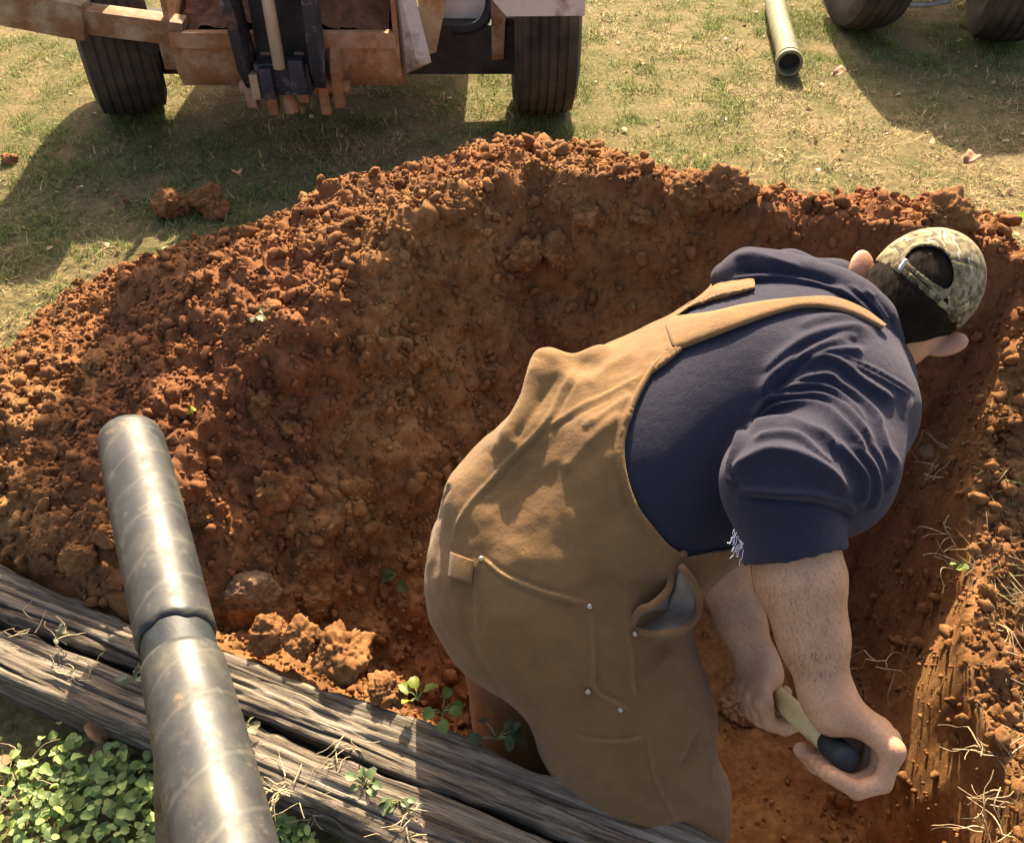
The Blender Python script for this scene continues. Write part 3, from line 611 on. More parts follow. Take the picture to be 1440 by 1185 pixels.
for px, py in [(829, 852), (678, 786), (827, 971), (892, 890), (872, 997)]:
    p = hit(ov_surf, [px], [py])[0]; nn = grad(ov_surf, p[None])[0]; mb = MB(); mb.lathe([(0, .005), (.005, .005), (.007, .003), (.0072, 0.0001)], p, nn, 16); mb.build('rivet', M['rivet'], man, True)
rim = smooth_line([(962, 778), (946, 800), (940, 828), (918, 850), (900, 858), (890, 878), (905, 888), (930, 892), (960, 886), (978, 868), (983, 845), (974, 818), (958, 796)], 5)
fl = [at(x, y, 1.455+.02*math.sin(i*.3)) for i, (x, y) in enumerate(rim)]; MB().tube(fl, .0062, 8).build('flap_hem', M['duck'], man, True)
ctr = at(938, 858, 1.50); mid = [(np.asarray(p)*.55+ctr*.45)+CZ*(.003*math.sin(i*.8)) for i, p in enumerate(fl)]; m = len(fl); lv = np.array(list(fl)+list(mid)+[ctr])
lf = [(i, i+1, m+i+1, m+i) for i in range(m-1)]
lin = mk('flap_lining', lv, lf, M['lining'], man)
cb = bmesh.new(); cb.from_mesh(lin.data); cb.verts.ensure_lookup_table()
for i in range(m-1): cb.faces.new((cb.verts[m+i], cb.verts[m+i+1], cb.verts[2*m]))
for fc in cb.faces: fc.smooth = True
cb.to_mesh(lin.data); cb.free(); lin.modifiers.new('thick', 'SOLIDIFY').thickness = .002
mb = MB()
for i in range(12):
    x, y = 1034+i*.8+RNG.normal(0, 1.5), 744+i*2.6; p = [at(x, y, 1.30)]
    for k in range(5): p.append(p[-1]+CX*RNG.normal(-.0012, .0022)+CY*RNG.normal(-.0025, .002)+CZ*.0005)
    mb.tube(smooth_line(p, 3), .0005, 4)
mb.build('frayed_thread', M['thread'], man, True, label='pale frayed threads at the torn cuff')
# boots stand on the floor of the hole, out of sight below the rim
M['boot'] = simple('boot_leather', (.05, .03, .018), (.09, .055, .03), 25, .7, .4)
for A in (ANR, ANL):
    fw = unit(np.array([SP[0], SP[1], 0])); V_, Q_ = mesh_sdf(lambda P: np.maximum(smin(cap_(P, A+[0, 0, .10], A-[0, 0, .02], .062, .058), cap_(P, A-[0, 0, .02], A+fw*.17-[0, 0, .035], .055, .045), .04), -(P[:, 2]-(A[2]-.065))), A-.25, A+.25, .007)
    mk('boot', V_, Q_, M['boot'], man)

# ---------------------------------------------------------------- the tool in his hands
t = NT('wood_handle', .55, .35); t.color(t.ramp(t.noise(20, 5, vec=t.co((30, 30, 3))), [(.3, (.44, .33, .15)), (.7, (.62, .50, .27))])); M['handle'] = t.m
M['grip'] = simple('black_rubber', (.012, .016, .018), (.03, .038, .042), 60, .55, .3)
M['steel'] = simple('dull_steel', (.10, .09, .08), (.2, .17, .14), 30, .5, .3, metal=.8)
HEND = HL0+HDIR*.075
tool = empty('tool_handle', tuple(HEND), 'short wooden tool handle with black grip held in both hands of the man', 'tool')
MB().tube([HR0+HDIR*.04, HEND], .0175, 20).build('handle', M['handle'], tool, True)
MB().tube([HR0-HDIR*.014, HR0-HDIR*.010, HR0+HDIR*.048, HR0+HDIR*.052], [.014, .0185, .0185, .0175], 24).build('grip', M['grip'], tool, True)
def arm_hair(A, B, n, f):
    k = RNG.random(n); a = RNG.uniform(0, 2*math.pi, n); ax = unit(B-A); e1 = unit(np.cross(ax, CZ)); e2 = np.cross(e1, ax); P = A+k[:, None]*(B-A)+(np.cos(a)[:, None]*e1+np.sin(a)[:, None]*e2)*.09
    for _ in range(14): g_ = grad(f, P); P = P-g_*f(P)[:, None]
    g_ = grad(f, P); d_ = ax*.9+g_*.42+RNG.normal(0, .28, (n, 3)); L_ = RNG.uniform(.006, .013, n)[:, None]; sd_ = np.cross(d_, g_); sd_ /= np.linalg.norm(sd_, axis=1, keepdims=True); w = .00016
    V_ = np.stack([P-sd_*w, P+sd_*w, P+d_*L_], 1).reshape(-1, 3); return V_
va = np.concatenate([arm_hair(ELR+(WRR-ELR)*.1, WRR, 1500, arm_r), arm_hair(ELL+(WRL-ELL)*.1, WRL, 700, arm_l)]); mk('arm_hair', va, np.arange(len(va)).reshape(-1, 3), M['hair'], man, False, kind='stuff')

# short cropped hair below the cap and in its back opening
n = 16000; q = RNG.normal(size=(n, 3)); q /= np.linalg.norm(q, axis=1, keepdims=True); P = HED-hu*.03+q*.16
for _ in range(16): P = P-grad(skull, P)*(skull(P)-.004)[:, None]
P = P[(region(P, HAIRP) < -.001) & (capf(P) > .0015) & (((P-HED)@hb) > -.05)]; g_ = grad(skull, P); d_ = g_*.55-hu*.75+RNG.normal(0, .25, P.shape); sd_ = np.cross(d_, g_); sd_ /= np.linalg.norm(sd_, axis=1, keepdims=True)
V_ = np.stack([P-sd_*.0003, P+sd_*.0003, P+d_*RNG.uniform(.006, .012, (len(P), 1))], 1).reshape(-1, 3); mk('hair_strands', V_, np.arange(len(V_)).reshape(-1, 3), M['hair'], man, False, kind='stuff')

# ---------------------------------------------------------------- timbers along the near rim
t = NT('weathered_wood', .85, .25)
g1 = t.noise(1, 8, .7, vec=t.co((2.2, 55, 55))); g2 = t.noise(1, 5, .6, vec=t.co((6, 190, 190))); g3 = t.noise(3, 4, .6)
c = t.ramp(g1, [(.36, (.03, .024, .018)), (.46, (.14, .115, .088)), (.58, (.29, .25, .195)), (.70, (.45, .39, .315))]); c = t.mix(t.ramp(g2, [(.34, .85), (.48, 0.)]), c, (.030, .023, .016)); c = t.mix(t.ramp(g3, [(.35, 0.), (.7, .45)]), c, (.12, .085, .055))
t.color(c); t.bump(g1, 1., .010); t.bump(g2, 1., .006); M['wood'] = t.m
TD = unit(np.array([1, -.406, 0])); TN = np.array([-TD[1], TD[0], 0]); TN *= np.sign(TN[1])    # along the timbers, and away from the camera
def timber(name, off, wd, ht, z0, seed, label, x0=-1.75, x1=1.35):
    """a weathered beam: off is the far edge's distance from the rim line towards the camera"""
    L = (x1-x0)/TD[0]; nl = int(L/.007); prof = []; r = .014
    for i in range(9): prof.append((-wd, -ht*(1-i/9)))
    for a in np.linspace(0, math.pi/2, 4): prof.append((-wd+r-r*math.cos(a), -r+r*math.sin(a)))
    for i in range(1, 27): prof.append((-wd+r+(wd-2*r)*i/27, 0))
    for a in np.linspace(math.pi/2, 0, 4): prof.append((-r+r*math.cos(a), -r+r*math.sin(a)))
    for i in range(1, 9): prof.append((0, -r-(ht-r)*i/8))
    prof = np.array(prof); m = len(prof); s_ = np.linspace(0, L, nl); A = np.array([x0, .80-.406*x0, z0+ht])-TN*off
    U = np.c_[np.repeat(s_, m), np.tile(prof, (nl, 1))]                    # along, across, up
    cen = np.array([-wd/2, -ht/2]); o2 = U[:, 1:]-cen; nrm = o2/np.linalg.norm(o2, axis=1, keepdims=True)
    Q = U*np.array([.10, 1, 1])
    fib = fbm(Q+seed*9.1, .011, 3, seed)*.0050+fbm(Q+seed, .06, 2, seed+3)*.008
    crk = np.zeros(len(U))
    for k in range(9):                                                    # long drying cracks
        c0 = RNG.uniform(-wd*.95, -wd*.05); sA = RNG.uniform(-.3, L*.9); ln = RNG.uniform(.4, 1.5); wv = .006*fbm(np.c_[U[:, 0], np.full(len(U), k*3.), np.zeros(len(U))], .25, 2, seed+k)
        crk = np.maximum(crk, np.exp(-((U[:, 1]-c0-wv)/.0028)**2)*np.clip(np.minimum(U[:, 0]-sA, sA+ln-U[:, 0])*8, 0, 1)*RNG.uniform(.006, .014))
    edge = np.exp(-((U[:, 1]+wd)/.02)**2)+np.exp(-(U[:, 1]/.02)**2); bite = np.clip(fbm(np.c_[U[:, 0], U[:, 1]*.3, U[:, 2]*0+seed], .12, 3, seed+7), 0, 1)*.014*edge
    d_ = fib-crk-bite; U[:, 1:] += nrm*d_[:, None]
    P = A+U[:, :1]*TD+U[:, 1:2]*TN+U[:, 2:]*np.array([0, 0, 1]); id_ = np.arange(nl*m).reshape(nl, m)
    F = np.stack([id_[:-1, :-1], id_[:-1, 1:], id_[1:, 1:], id_[1:, :-1]], -1).reshape(-1, 4)
    org = A; Rm = np.stack([TD, TN, [0, 0, 1]], 1); Lc = (P-org)@Rm
    o = mk(name, Lc, F, M['wood'], label=label, category='timber'); cb = bmesh.new(); cb.from_mesh(o.data); cb.verts.ensure_lookup_table()
    for e_ in (0, nl-1): f_ = cb.faces.new([cb.verts[int(q)] for q in id_[e_]]); f_.smooth = False
    bmesh.ops.recalc_face_normals(cb, faces=cb.faces); cb.to_mesh(o.data); cb.free()
    o.matrix_world = Matrix.Translation(Vector(org)) @ Matrix(Rm.tolist()).to_4x4(); return o
timber('landscape_timber', .0, .102, .115, -.012, 3, 'weathered grey timber edging the hole, the one nearer the spoil heap')
timber('landscape_timber', .1035, .106, .110, -.015, 8, 'weathered grey timber under the pipe, the one nearer the green ground cover')

# ---------------------------------------------------------------- the foreground pipe on its stake
t = NT('pipe_plastic', .5, .4); w = t.co((1, 1, 1)); n1 = t.noise(9, 5, .6); n2 = t.noise(40, 5, .65)
c = t.ramp(n1, [(.32, (.016, .018, .021)), (.52, (.034, .036, .035)), (.74, (.095, .086, .066))])
wv = t.n('TexWave', {'Vector': t.co((1, 1, 1), (0, math.radians(24), 0)), 'Scale': 3.9, 'Distortion': 4.5, 'Detail': 3., 'Detail Scale': 1.}, wave_type='BANDS', bands_direction='Z', wave_profile='SIN')
c = t.mix(t.ramp(wv.outputs['Fac'], [(.97, 0.), (.998, .10)]), c, (.26, .24, .19)); c = t.mix(t.ramp(n2, [(.55, 0.), (.75, .4)]), c, (.17, .15, .11))
c = t.mix(t.ramp(t.noise(13, 7, .7), [(.60, 0.), (.70, .55)]), c, (.26, .16, .085)); t.color(c); t.rough(t.ramp(t.noise(22, 5, .65), [(.3, .36), (.7, .64)])); t.bump(wv.outputs['Fac'], .12, .002); t.bump(n2, .2, .001); M['pipe'] = t.m
PA, PB = at(184, 618, 1.80), at(330, 1250, 1.09); PD = unit(PB-PA); PL = np.linalg.norm(PB-PA)
pJ = 1.80                                                   # where the joint lies: found from the picture row
ts = np.linspace(0, 1, 400); rows = proj(PA+ts[:, None]*(PB-PA))[1]; tj = ts[np.argmin(np.abs(rows-912))]*PL
pipe = empty('sewer_pipe', tuple(PB), 'dark grey plastic pipe in two lengths reaching over the timbers', 'pipe')
def pipe_mesh(name, s0, s1, r, torn, mat, tap=0., wall=.006):
    """a hollow length of pipe from s0 to s1 along the axis, its near edge torn if asked"""
    e1 = unit(np.cross(PD, [0, 0, 1])); e2 = np.cross(e1, PD); n_, m_ = 72, 46; VV = []; a = np.linspace(0, 2*math.pi, n_, endpoint=False)
    for rr, fl_ in ((r, 0), (r-wall, 1)):
        for i in range(m_):
            f_ = i/(m_-1); s_ = s0+(s1-s0)*f_+(torn*(f_ == 1)*(.010*np.sin(a*3+1)+.008*np.sin(a*7)+.004*np.sin(a*13)))
            ro = rr*(1+tap*f_)+.0012*np.sin(a*2+s_*9) - (.004*(f_ > .985) if not fl_ else 0)-(.002*(f_ < .02) if not fl_ else 0)
            VV.append(s_[:, None]*np.array([[0, 0, 1]]) + np.c_[ro*np.cos(a), ro*np.sin(a), 0*a] if np.ndim(s_) else np.c_[ro*np.cos(a), ro*np.sin(a), 0*a+s_])
    VV = np.concatenate(VV); id_ = np.arange(2*m_*n_).reshape(2*m_, n_); F = []
    for i in list(range(m_-1))+list(range(m_, 2*m_-1)): F.append(np.stack([id_[i], np.roll(id_[i], -1), np.roll(id_[i+1], -1), id_[i+1]], 1))
    for i, j in ((0, m_), (m_-1, 2*m_-1)): F.append(np.stack([id_[i], id_[j], np.roll(id_[j], -1), np.roll(id_[i], -1)], 1))
    o = mk(name, VV, np.concatenate(F), mat); o.parent = pipe; Rm = Matrix(np.stack([e1, e2, PD], 1).tolist()).to_4x4()
    o.matrix_parent_inverse = Matrix.Identity(4); o.matrix_basis = pipe.matrix_basis.inverted() @ (Matrix.Translation(Vector(PA)) @ Rm)
    cb = bmesh.new(); cb.from_mesh(o.data); bmesh.ops.recalc_face_normals(cb, faces=cb.faces); cb.to_mesh(o.data); cb.free(); return o
pipe_mesh('far_length', 0, tj-.014, .0605, .30, M['pipe'])
pipe_mesh('coupling', tj-.09, tj+.07, .0545, 0, M['grip'])
pipe_mesh('near_length', tj+.034, PL+.10, .0600, .25, M['pipe'], .02)
# out of the picture, towards the camera's feet, the pipe turns down into the ground
E0 = PA+PD*(PL+.08); bend = [E0, E0+PD*.05, E0+PD*.11+np.array([0, 0, -.02]), E0+PD*.15+np.array([0, 0, -.08]), np.r_[(E0+PD*.16)[:2], .1], np.r_[(E0+PD*.16)[:2], -.05]]
MB().tube(smooth_line(bend, 5), .0605, 32).build('down_bend', M['pipe'], pipe, True)
M['oldwood'] = simple('stake_wood', (.11, .080, .050), (.22, .165, .105), 25, .85, .5)
sb = atz(222, 1215, .0); tS = .66; spt = PA+PD*PL*tS
def stake():
    top = at(227, 1062, 1.36); mb = MB(); b0, b1 = Vector(sb-np.array([0, 0, .03])), Vector(top); mb.beam(b0, b1, .014, .022, .003)
    return mb.build('wooden_stake', M['oldwood'], label='thin brown wooden stake standing beside the pipe in the ground cover', category='stake')
stake()

# ---------------------------------------------------------------- backhoe
def rusty(name, paint, rust, amount=.5, sc=9, rough=.75):
    t = NT(name, rough, .3); n1 = t.noise(sc, 8, .65); n2 = t.noise(sc*5, 6, .7); c = t.ramp(n2, [(.3, tuple(q*.62 for q in rust)), (.7, rust)])
    f = t.ramp(n1, [(amount-.07, 1.), (amount+.07, 0.)]); c = t.mix(f, paint, c); c = t.mix(t.ramp(t.noise(sc*.6, 6, .7), [(.55, 0.), (.72, .75)]), c, (.20, .10, .05)); t.color(c); t.bump(n2, .5, .004); return t.m
M['rust'] = rusty('rusty_bucket', (.36, .225, .14), (.33, .145, .062), .55); M['blackblue'] = rusty('worn_black_paint', (.022, .025, .034), (.28, .25, .21), .38, 14, .5); M['whiterust'] = rusty('worn_white_paint', (.46, .42, .40), (.24, .13, .07), .40, 8, .6)
M['beige'] = rusty('muddy_beige', (.34, .25, .16), (.26, .125, .055), .52, 7); M['darkmetal'] = simple('dark_chassis', (.018, .017, .016), (.06, .052, .045), 12, .8, .4); M['chrome'] = simple('chrome_rod', (.55, .50, .43), (.68, .62, .54), 8, .42, .05, metal=.35)
M['tyre'] = simple('tyre_rubber', (.018, .017, .016), (.085, .066, .048), 7, .9, .6, .004); M['hosegreen'] = simple('green_hose_rubber', (.11, .12, .065), (.20, .195, .12), 12, .7, .4)
BH = empty('backhoe', (-.8, 3.9, 0), 'muddy backhoe with rusty bucket and black dipper arm parked behind the spoil heap', 'backhoe')
def wheel(parent, c, R, wd, ax, ribs=6, mrim=None):
    prof = [(-wd*.30, R*.55), (-wd*.46, R*.66), (-wd*.5, R*.82), (-wd*.44, R*.95)]
    for i in range(ribs):
        a, b = -wd*.40+wd*.80*i/ribs, -wd*.40+wd*.80*(i+.78)/ribs; cr = lambda q: R*(1-.05*(abs(q)/(wd*.5))**2); prof += [(a+.002, cr(a)-.006), (a+.006, cr(a)), (b, cr(b)), (b+.004, cr(b)-.006)]
    prof += [(wd*.44, R*.95), (wd*.5, R*.82), (wd*.46, R*.66), (wd*.30, R*.55)]
    w_ = MB().lathe(prof, c, ax, 64).build('wheel', M['tyre'], parent, False)
    MB().lathe([(-wd*.30, R*.56), (-wd*.33, R*.52), (-wd*.15, R*.46), (-wd*.12, R*.2), (-wd*.2, R*.18), (-wd*.2, .001)], c, ax, 40).build('rim', mrim or M['whiterust'], w_, True)
    MB().lathe([(wd*.30, R*.56), (wd*.33, R*.52), (wd*.15, R*.46), (wd*.12, R*.2), (wd*.2, R*.18), (wd*.2, .001)], c, ax, 40).build('rim', mrim or M['whiterust'], w_, True)
    return w_
cl, cr_ = atz(186, 158, 0), atz(762, 158, 0)
wheel(BH, (cl[0], cl[1]+.05, .36), .36, .27, (1, .40, 0)); wheel(BH, (cr_[0], cr_[1]+.05, .36), .36, .245, (1, .03, 0))
YB = 3.3; xl, xr = -1.185, -.415
def bucket_panel():
    pr = [(3.62, .62), (3.70, .45), (3.66, .30), (3.54, .235), (3.40, .225), (3.335, .25), (3.305, .32), (3.30, .40), (3.30, .455)]; V_, F_ = [], []
    for i, (y, z) in enumerate(pr):
        for j in range(9): x = xl+(xr-xl)*j/8; V_.append((x, y, z))
    for i in range(len(pr)-1):
        for j in range(8): F_.append((i*9+j, i*9+j+1, i*9+j+10, i*9+j+9))
    o = mk('bucket', V_, F_, M['rust'], BH); o.modifiers.new('thick', 'SOLIDIFY').thickness = .016; return o, pr
bk, bpr = bucket_panel()
for x in (xl-.008, xr+.008):
    MB().plate([(x, y, z) for y, z in bpr]+[(x, 3.31, .62), (x, 3.60, .66)], .018).build('side_plate', M['rust'], bk)
MB().box(((xl+xr)/2, 3.288, .43), (xr-xl+.02, .022, .055)).build('lip', M['rust'], bk)
for i, x in enumerate((-.935, -.862, -.745, -.672, -.62)):
    h_ = (.10, .125, .08, .125, .10)[i]; p = [(x, 3.275, .41), (x, 3.225, .34), (x, 3.232, .31-h_), (x, 3.272, .31-h_), (x, 3.292, .25), (x, 3.293, .41)]
    MB().plate(p, .034).build('hinge_plate', M['rust'], bk)
MB().tube([(-.97, 3.26, .275), (-.58, 3.26, .275)], .024, 14).build('hinge_pin', M['rust'], bk); MB().tube([(-.81, 3.262, .30), (-.795, 3.24, .19)], .026, 10).build('hinge_pin', M['rust'], bk)
# dipper: two side plates, dark web, chrome rod
for x, dx in ((-.915, -.01), (-.672, .01)):
    MB().plate([(x, 3.20, .295), (x+dx*.2, 3.14, .38), (x+dx, 3.12, .62), (x+dx, 3.2, 1.3), (x+dx, 3.34, 1.3), (x+dx, 3.24, .62), (x, 3.27, .35)], .036).build('dipper_plate', M['blackblue'], BH)
MB().box((-.793, 3.285, .82), (.20, .04, 1.0)).build('dipper_web', M['darkmetal'], BH); MB().box((-.793, 3.215, .335), (.19, .09, .11)).build('dipper_foot', M['blackblue'], BH)
MB().box((-.735, 3.16, .355), (.05, .05, .12)).build('link_ear', M['blackblue'], BH); MB().box((-.845, 3.165, .33), (.045, .05, .11)).build('link_ear', M['blackblue'], BH); MB().box((-.888, 3.165, .32), (.03, .05, .09)).build('link_ear', M['beige'], BH)
MB().tube([(-.793, 3.15, .385), (-.80, 3.165, 1.25)], .021, 20).build('piston_rod', M['chrome'], BH, True); MB().tube([(-.80, 3.165, 1.2), (-.80, 3.2, 1.75)], .05, 20).build('cylinder', M['blackblue'], BH, True)
MB().beam((-.795, 3.3, 1.25), (-.80, 3.75, 2.1), .24, .2).build('boom', M['beige'], BH)
# stabiliser arm to the left, plates and axle behind
a0, a1, a2 = aty(-60, -8, 3.30), aty(125, 28, 3.30), aty(262, 44, 3.34)
MB().beam(a0, a1, .10, .13, .02).build('stabiliser_arm', M['beige'], BH); MB().beam(a1+np.array([-.03, .02, .0]), a2, .09, .085, .012).build('stabiliser_arm', M['beige'], BH)
MB().box(aty(240, 62, 3.42), (.06, .08, .16)).build('arm_lug', M['beige'], BH); MB().tube([aty(208, 62, 3.46), aty(214, 62, 3.40)], .035, 14).build('arm_pin', M['darkmetal'], BH)
MB().plate([(-.395, 3.36, .64), (-.36, 3.30, .60), (-.31, 3.30, .34), (-.36, 3.34, .30), (-.40, 3.40, .36)], .05).build('bucket_link', M['whiterust'], BH)
MB().plate([aty(588, -20, 3.5), aty(632, -20, 3.5), aty(614, 70, 3.5), aty(592, 75, 3.5)], .06).build('stabiliser_leg', M['beige'], BH)
MB().plate([aty(566, -10, 3.44), aty(582, -10, 3.44), aty(592, 55, 3.44), aty(592, 76, 3.44), aty(572, 74, 3.44)], .03).build('link_plate', M['whiterust'], BH)
ax0 = aty(610, 60, 3.92); ax1 = aty(740, 58, 3.92); MB().box(((cl[0]+cr_[0])/2, cl[1]+.05, .27), (cr_[0]-cl[0]-.2, .20, .19)).build('axle', M['darkmetal'], BH)
MB().plate([aty(690, -10, 3.62), aty(712, -10, 3.62), aty(708, 80, 3.62), aty(692, 82, 3.62)], .05).build('axle_bracket', M['beige'], BH); MB().box(aty(700, 86, 3.66), (.07, .06, .05)).build('bracket_foot', M['darkmetal'], BH); MB().box(aty(722, 52, 3.70), (.10, .12, .18)).build('hub_housing', M['darkmetal'], BH)
MB().box(aty(655, 18, 3.75), (.20, .10, .17), bev=.03).build('tank', simple('tank_white', (.42, .43, .42), (.6, .6, .58), 8, .5, .1), BH)
hp = [aty(*q) for q in [(690, -20, 3.62), (688, 14, 3.62), (672, 36, 3.62), (640, 42, 3.64), (625, 40, 3.66)]]; MB().tube(smooth_line(hp, 6), .020, 10).build('hydraulic_hose', M['grip'], BH, True)
fd = [aty(686, -24, 3.27), aty(824, -24, 3.27), aty(822, 20, 3.27), aty(712, 21, 3.27), aty(694, 0, 3.27)]; MB().plate(fd, .035).build('fender', M['whiterust'], BH)
MB().box((cr_[0]+.01, 3.78, .80), (.36, .85, .05)).build('fender', M['whiterust'], BH); MB().box((cl[0], 3.85, .82), (.36, .75, .05)).build('fender', M['whiterust'], BH)
MB().box((-.74, 4.45, .62), (1.15, 1.1, .50), bev=.03).build('chassis', M['darkmetal'], BH); MB().box((-.74, 4.95, 1.15), (.75, .8, .65), bev=.05).build('hood_cover', M['beige'], BH); MB().box((-.74, 3.62, .75), (.62, .26, .50), bev=.02).build('swing_post', M['darkmetal'], BH)
for x in (-1.30, -.18): wheel(BH, (x, 5.6, .34), .34, .22, (1, 0, 0))
# load of soil in the bucket
hx, hy = np.meshgrid(np.linspace(xl+.02, xr-.02, 60), np.linspace(3.33, 3.63, 26), indexing='ij'); hp_ = np.c_[hx.ravel(), hy.ravel(), hx.ravel()*0]
hz = .43+.06*np.sin((hx.ravel()-xl)/(xr-xl)*math.pi)+(hy.ravel()-3.33)*.55+.02*fbm(hp_, .06, 3, 77); hp_[:, 2] = hz; id_ = np.arange(60*26).reshape(60, 26)
mk('bucket_soil', hp_, np.stack([id_[:-1, :-1], id_[1:, :-1], id_[1:, 1:], id_[:-1, 1:]], -1).reshape(-1, 4), simple('damp_soil', (.10, .042, .024), (.20, .085, .048), 40, .95, .8, .006), kind='stuff', label='dark red soil heaped in the backhoe bucket', category='soil')

# ---------------------------------------------------------------- pump truck and its hose
TR = empty('tank_truck', (2.3, 5.2, 0), 'dark truck at the top right edge standing in its own shadow', 'truck')
tl, trr = atz(1206, 44, 0), atz(1396, 60, 0); M['rimgrey'] = simple('rim_grey', (.3, .3, .3), (.5, .5, .5), 10, .4, .1)
wheel(TR, (tl[0], tl[1]+.08, .40), .40, .24, (1, .05, 0), 5, M['rimgrey']); wheel(TR, (trr[0]+.03, trr[1]+.08, .40), .40, .27, (1, -.22, 0), 5, M['rimgrey'])
MB().box(((tl[0]+trr[0])/2+.1, 5.05, .42), (trr[0]-tl[0]-.2, .14, .16)).build('axle', M['darkmetal'], TR); MB().box((2.3, 5.2, .70), (1.3, 1.2, .34), bev=.04).build('chassis', M['darkmetal'], TR)
MB().lathe([(0, .001), (0, .34), (.05, .42), (2.2, .42), (2.25, .34), (2.25, .001)], (1.75, 5.35, 1.10), (.95, .25, 0), 40).build('tank', M['darkmetal'], TR, True)
mp = smooth_line([aty(1240, -2, 4.62), aty(1262, 4, 4.62), aty(1300, 7, 4.62), aty(1335, 2, 4.62)], 5); MB().tube(mp, .012, 8).build('bumper_bar', M['rimgrey'], TR, True)
hs = [np.r_[atz(x, y, .06)[:2], .06] for x, y in [(1110, 90), (1106, 68), (1097, 36), (1090, 0), (1094, -40), (1110, -90)]]
HO = empty('suction_hose', tuple(hs[0]), 'pale green ribbed hose lying on the lawn with its open end forward', 'hose')
hl_ = smooth_line(hs, 14); rr = [.050+.0015*math.sin(i*2.1) for i in range(len(hl_))]; MB().tube(hl_, rr, 22, cap=False).build('tube', M['hosegreen'], HO, True)
hd = unit(hl_[0]-hl_[3]); MB().lathe([(-.07, .051), (-.07, .057), (-.045, .057), (-.04, .052), (-.03, .052), (-.028, .058), (-.004, .058), (0, .055), (-.001, .046), (-.12, .044)], hl_[0], hd, 28).build('coupling_ring', M['hosegreen'], HO)
MB().lathe([(-.06, .046), (-.06, .001)], hl_[0], hd, 24).build('bore_shade_disc', M['grip'], HO)  # black disc inside the open end, painting the shade within the hose

# ---------------------------------------------------------------- lawn: dry and green blades
def blades(n, pos, hgt, wid, lean, tint, name, **props):
    """one bent two-segment blade per position"""
    a = RNG.uniform(0, 2*math.pi, n); d = np.c_[np.cos(a), np.sin(a), 0*a]; sd_ = np.c_[-np.sin(a), np.cos(a), 0*a]; w = wid[:, None]; up = np.array([0, 0, 1.])
    tp = pos+d*(lean*1.0*hgt)[:, None]+up*(hgt*np.maximum(1-.62*lean, .12))[:, None]
    V_ = np.stack([pos-sd_*w, pos+sd_*w, tp], 1).reshape(-1, 3); return mk(name, V_, np.arange(3*n).reshape(-1, 3), M['grass'], None, False, {'tint': np.repeat(tint, 3, 0)}, **props)
def ground_at(x, y): return gz(x, y)
DRY = np.array([(.44, .32, .165), (.36, .255, .13), (.52, .40, .225), (.27, .18, .095), (.17, .115, .06), (.30, .255, .10)]); GRN = np.array([(.115, .165, .04), (.16, .21, .058), (.08, .125, .038), (.22, .245, .08)])
def lawn_points(n, x0, x1, y0, y1, dens=None):
    x, y = RNG.uniform(x0, x1, n), RNG.uniform(y0, y1, n); _, dm_, ins_, _ = terrain(np.c_[x, y]); ok = (dm_ < .35) & (ins_ < 0); return x[ok], y[ok]
x, y = lawn_points(520000, -3.2, 3.4, 1.9, 6.4); keep = np.abs(x) < .62*(y*.95+.9); x, y = x[keep], y[keep]
P3 = np.c_[x, y, 0*x]; gm = fbm(P3, .55, 3, 101)+.45*fbm(P3, .09, 2, 107)
for gx_, gy_, r_, a_ in ((-1.15, 2.95, .45, .75), (.45, 3.5, .45, .6), (1.5, 4.6, .6, .55), (-.2, 3.4, .5, .45), (1.15, 2.95, .4, .3), (.2, 3.9, .4, .5)): gm += a_*np.exp(-((x-gx_)**2+(y-gy_)**2)/r_**2)
for gx_, gy_, r_, a_ in ((-1.9, 3.6, .7, .7), (1.9, 3.0, .6, .6), (1.5, 3.4, .45, .35)): gm -= a_*np.exp(-((x-gx_)**2+(y-gy_)**2)/r_**2)
bare = fbm(P3, .30, 3, 113); kp = bare+.6*fbm(P3, .08, 2, 131) < .50+.4*RNG.random(len(x)); x, y, gm = x[kp], y[kp], gm[kp]; n = len(x)
isg = (gm+.55*RNG.normal(size=n)) >-.06; tint = np.where(isg[:, None], GRN[RNG.integers(0, len(GRN), n)], DRY[RNG.integers(0, len(DRY), n)])*RNG.uniform(.85, 1.4, (n, 1))
hg = np.where(isg, RNG.uniform(.012, .034, n), RNG.uniform(.012, .036, n)); clump = .35+1.1*np.clip(fbm(np.c_[x, y, 0*x], .10, 2, 117)+.45, 0, 1.2)
blades(n, np.c_[x, y, gz(x, y)-.003], hg*clump, RNG.uniform(.0010, .0024, n), np.where(isg, RNG.uniform(.3, .9, n), RNG.uniform(.8, 1.5, n)), tint, 'lawn_grass', kind='stuff', label='dry winter lawn grass with green patches', category='grass')
m_ = RNG.permutation(n)[:60000]; x2, y2, t2_ = x[m_]+RNG.normal(0, .01, len(m_)), y[m_]+RNG.normal(0, .01, len(m_)), tint[m_]; cl_ = np.clip(fbm(np.c_[x2, y2, 0*x2], .12, 2, 141)*1.5+.3, 0, 1); k2 = cl_ > .18
blades(k2.sum(), np.c_[x2, y2, gz(x2, y2)-.003][k2], (RNG.uniform(.025, .065, len(m_))*(.5+.6*cl_))[k2], RNG.uniform(.0012, .0030, k2.sum()), RNG.uniform(.4, 1.4, k2.sum()), t2_[k2]*1.15, 'grass_tufts', kind='stuff', label='longer tufts standing out of the winter lawn', category='grass')
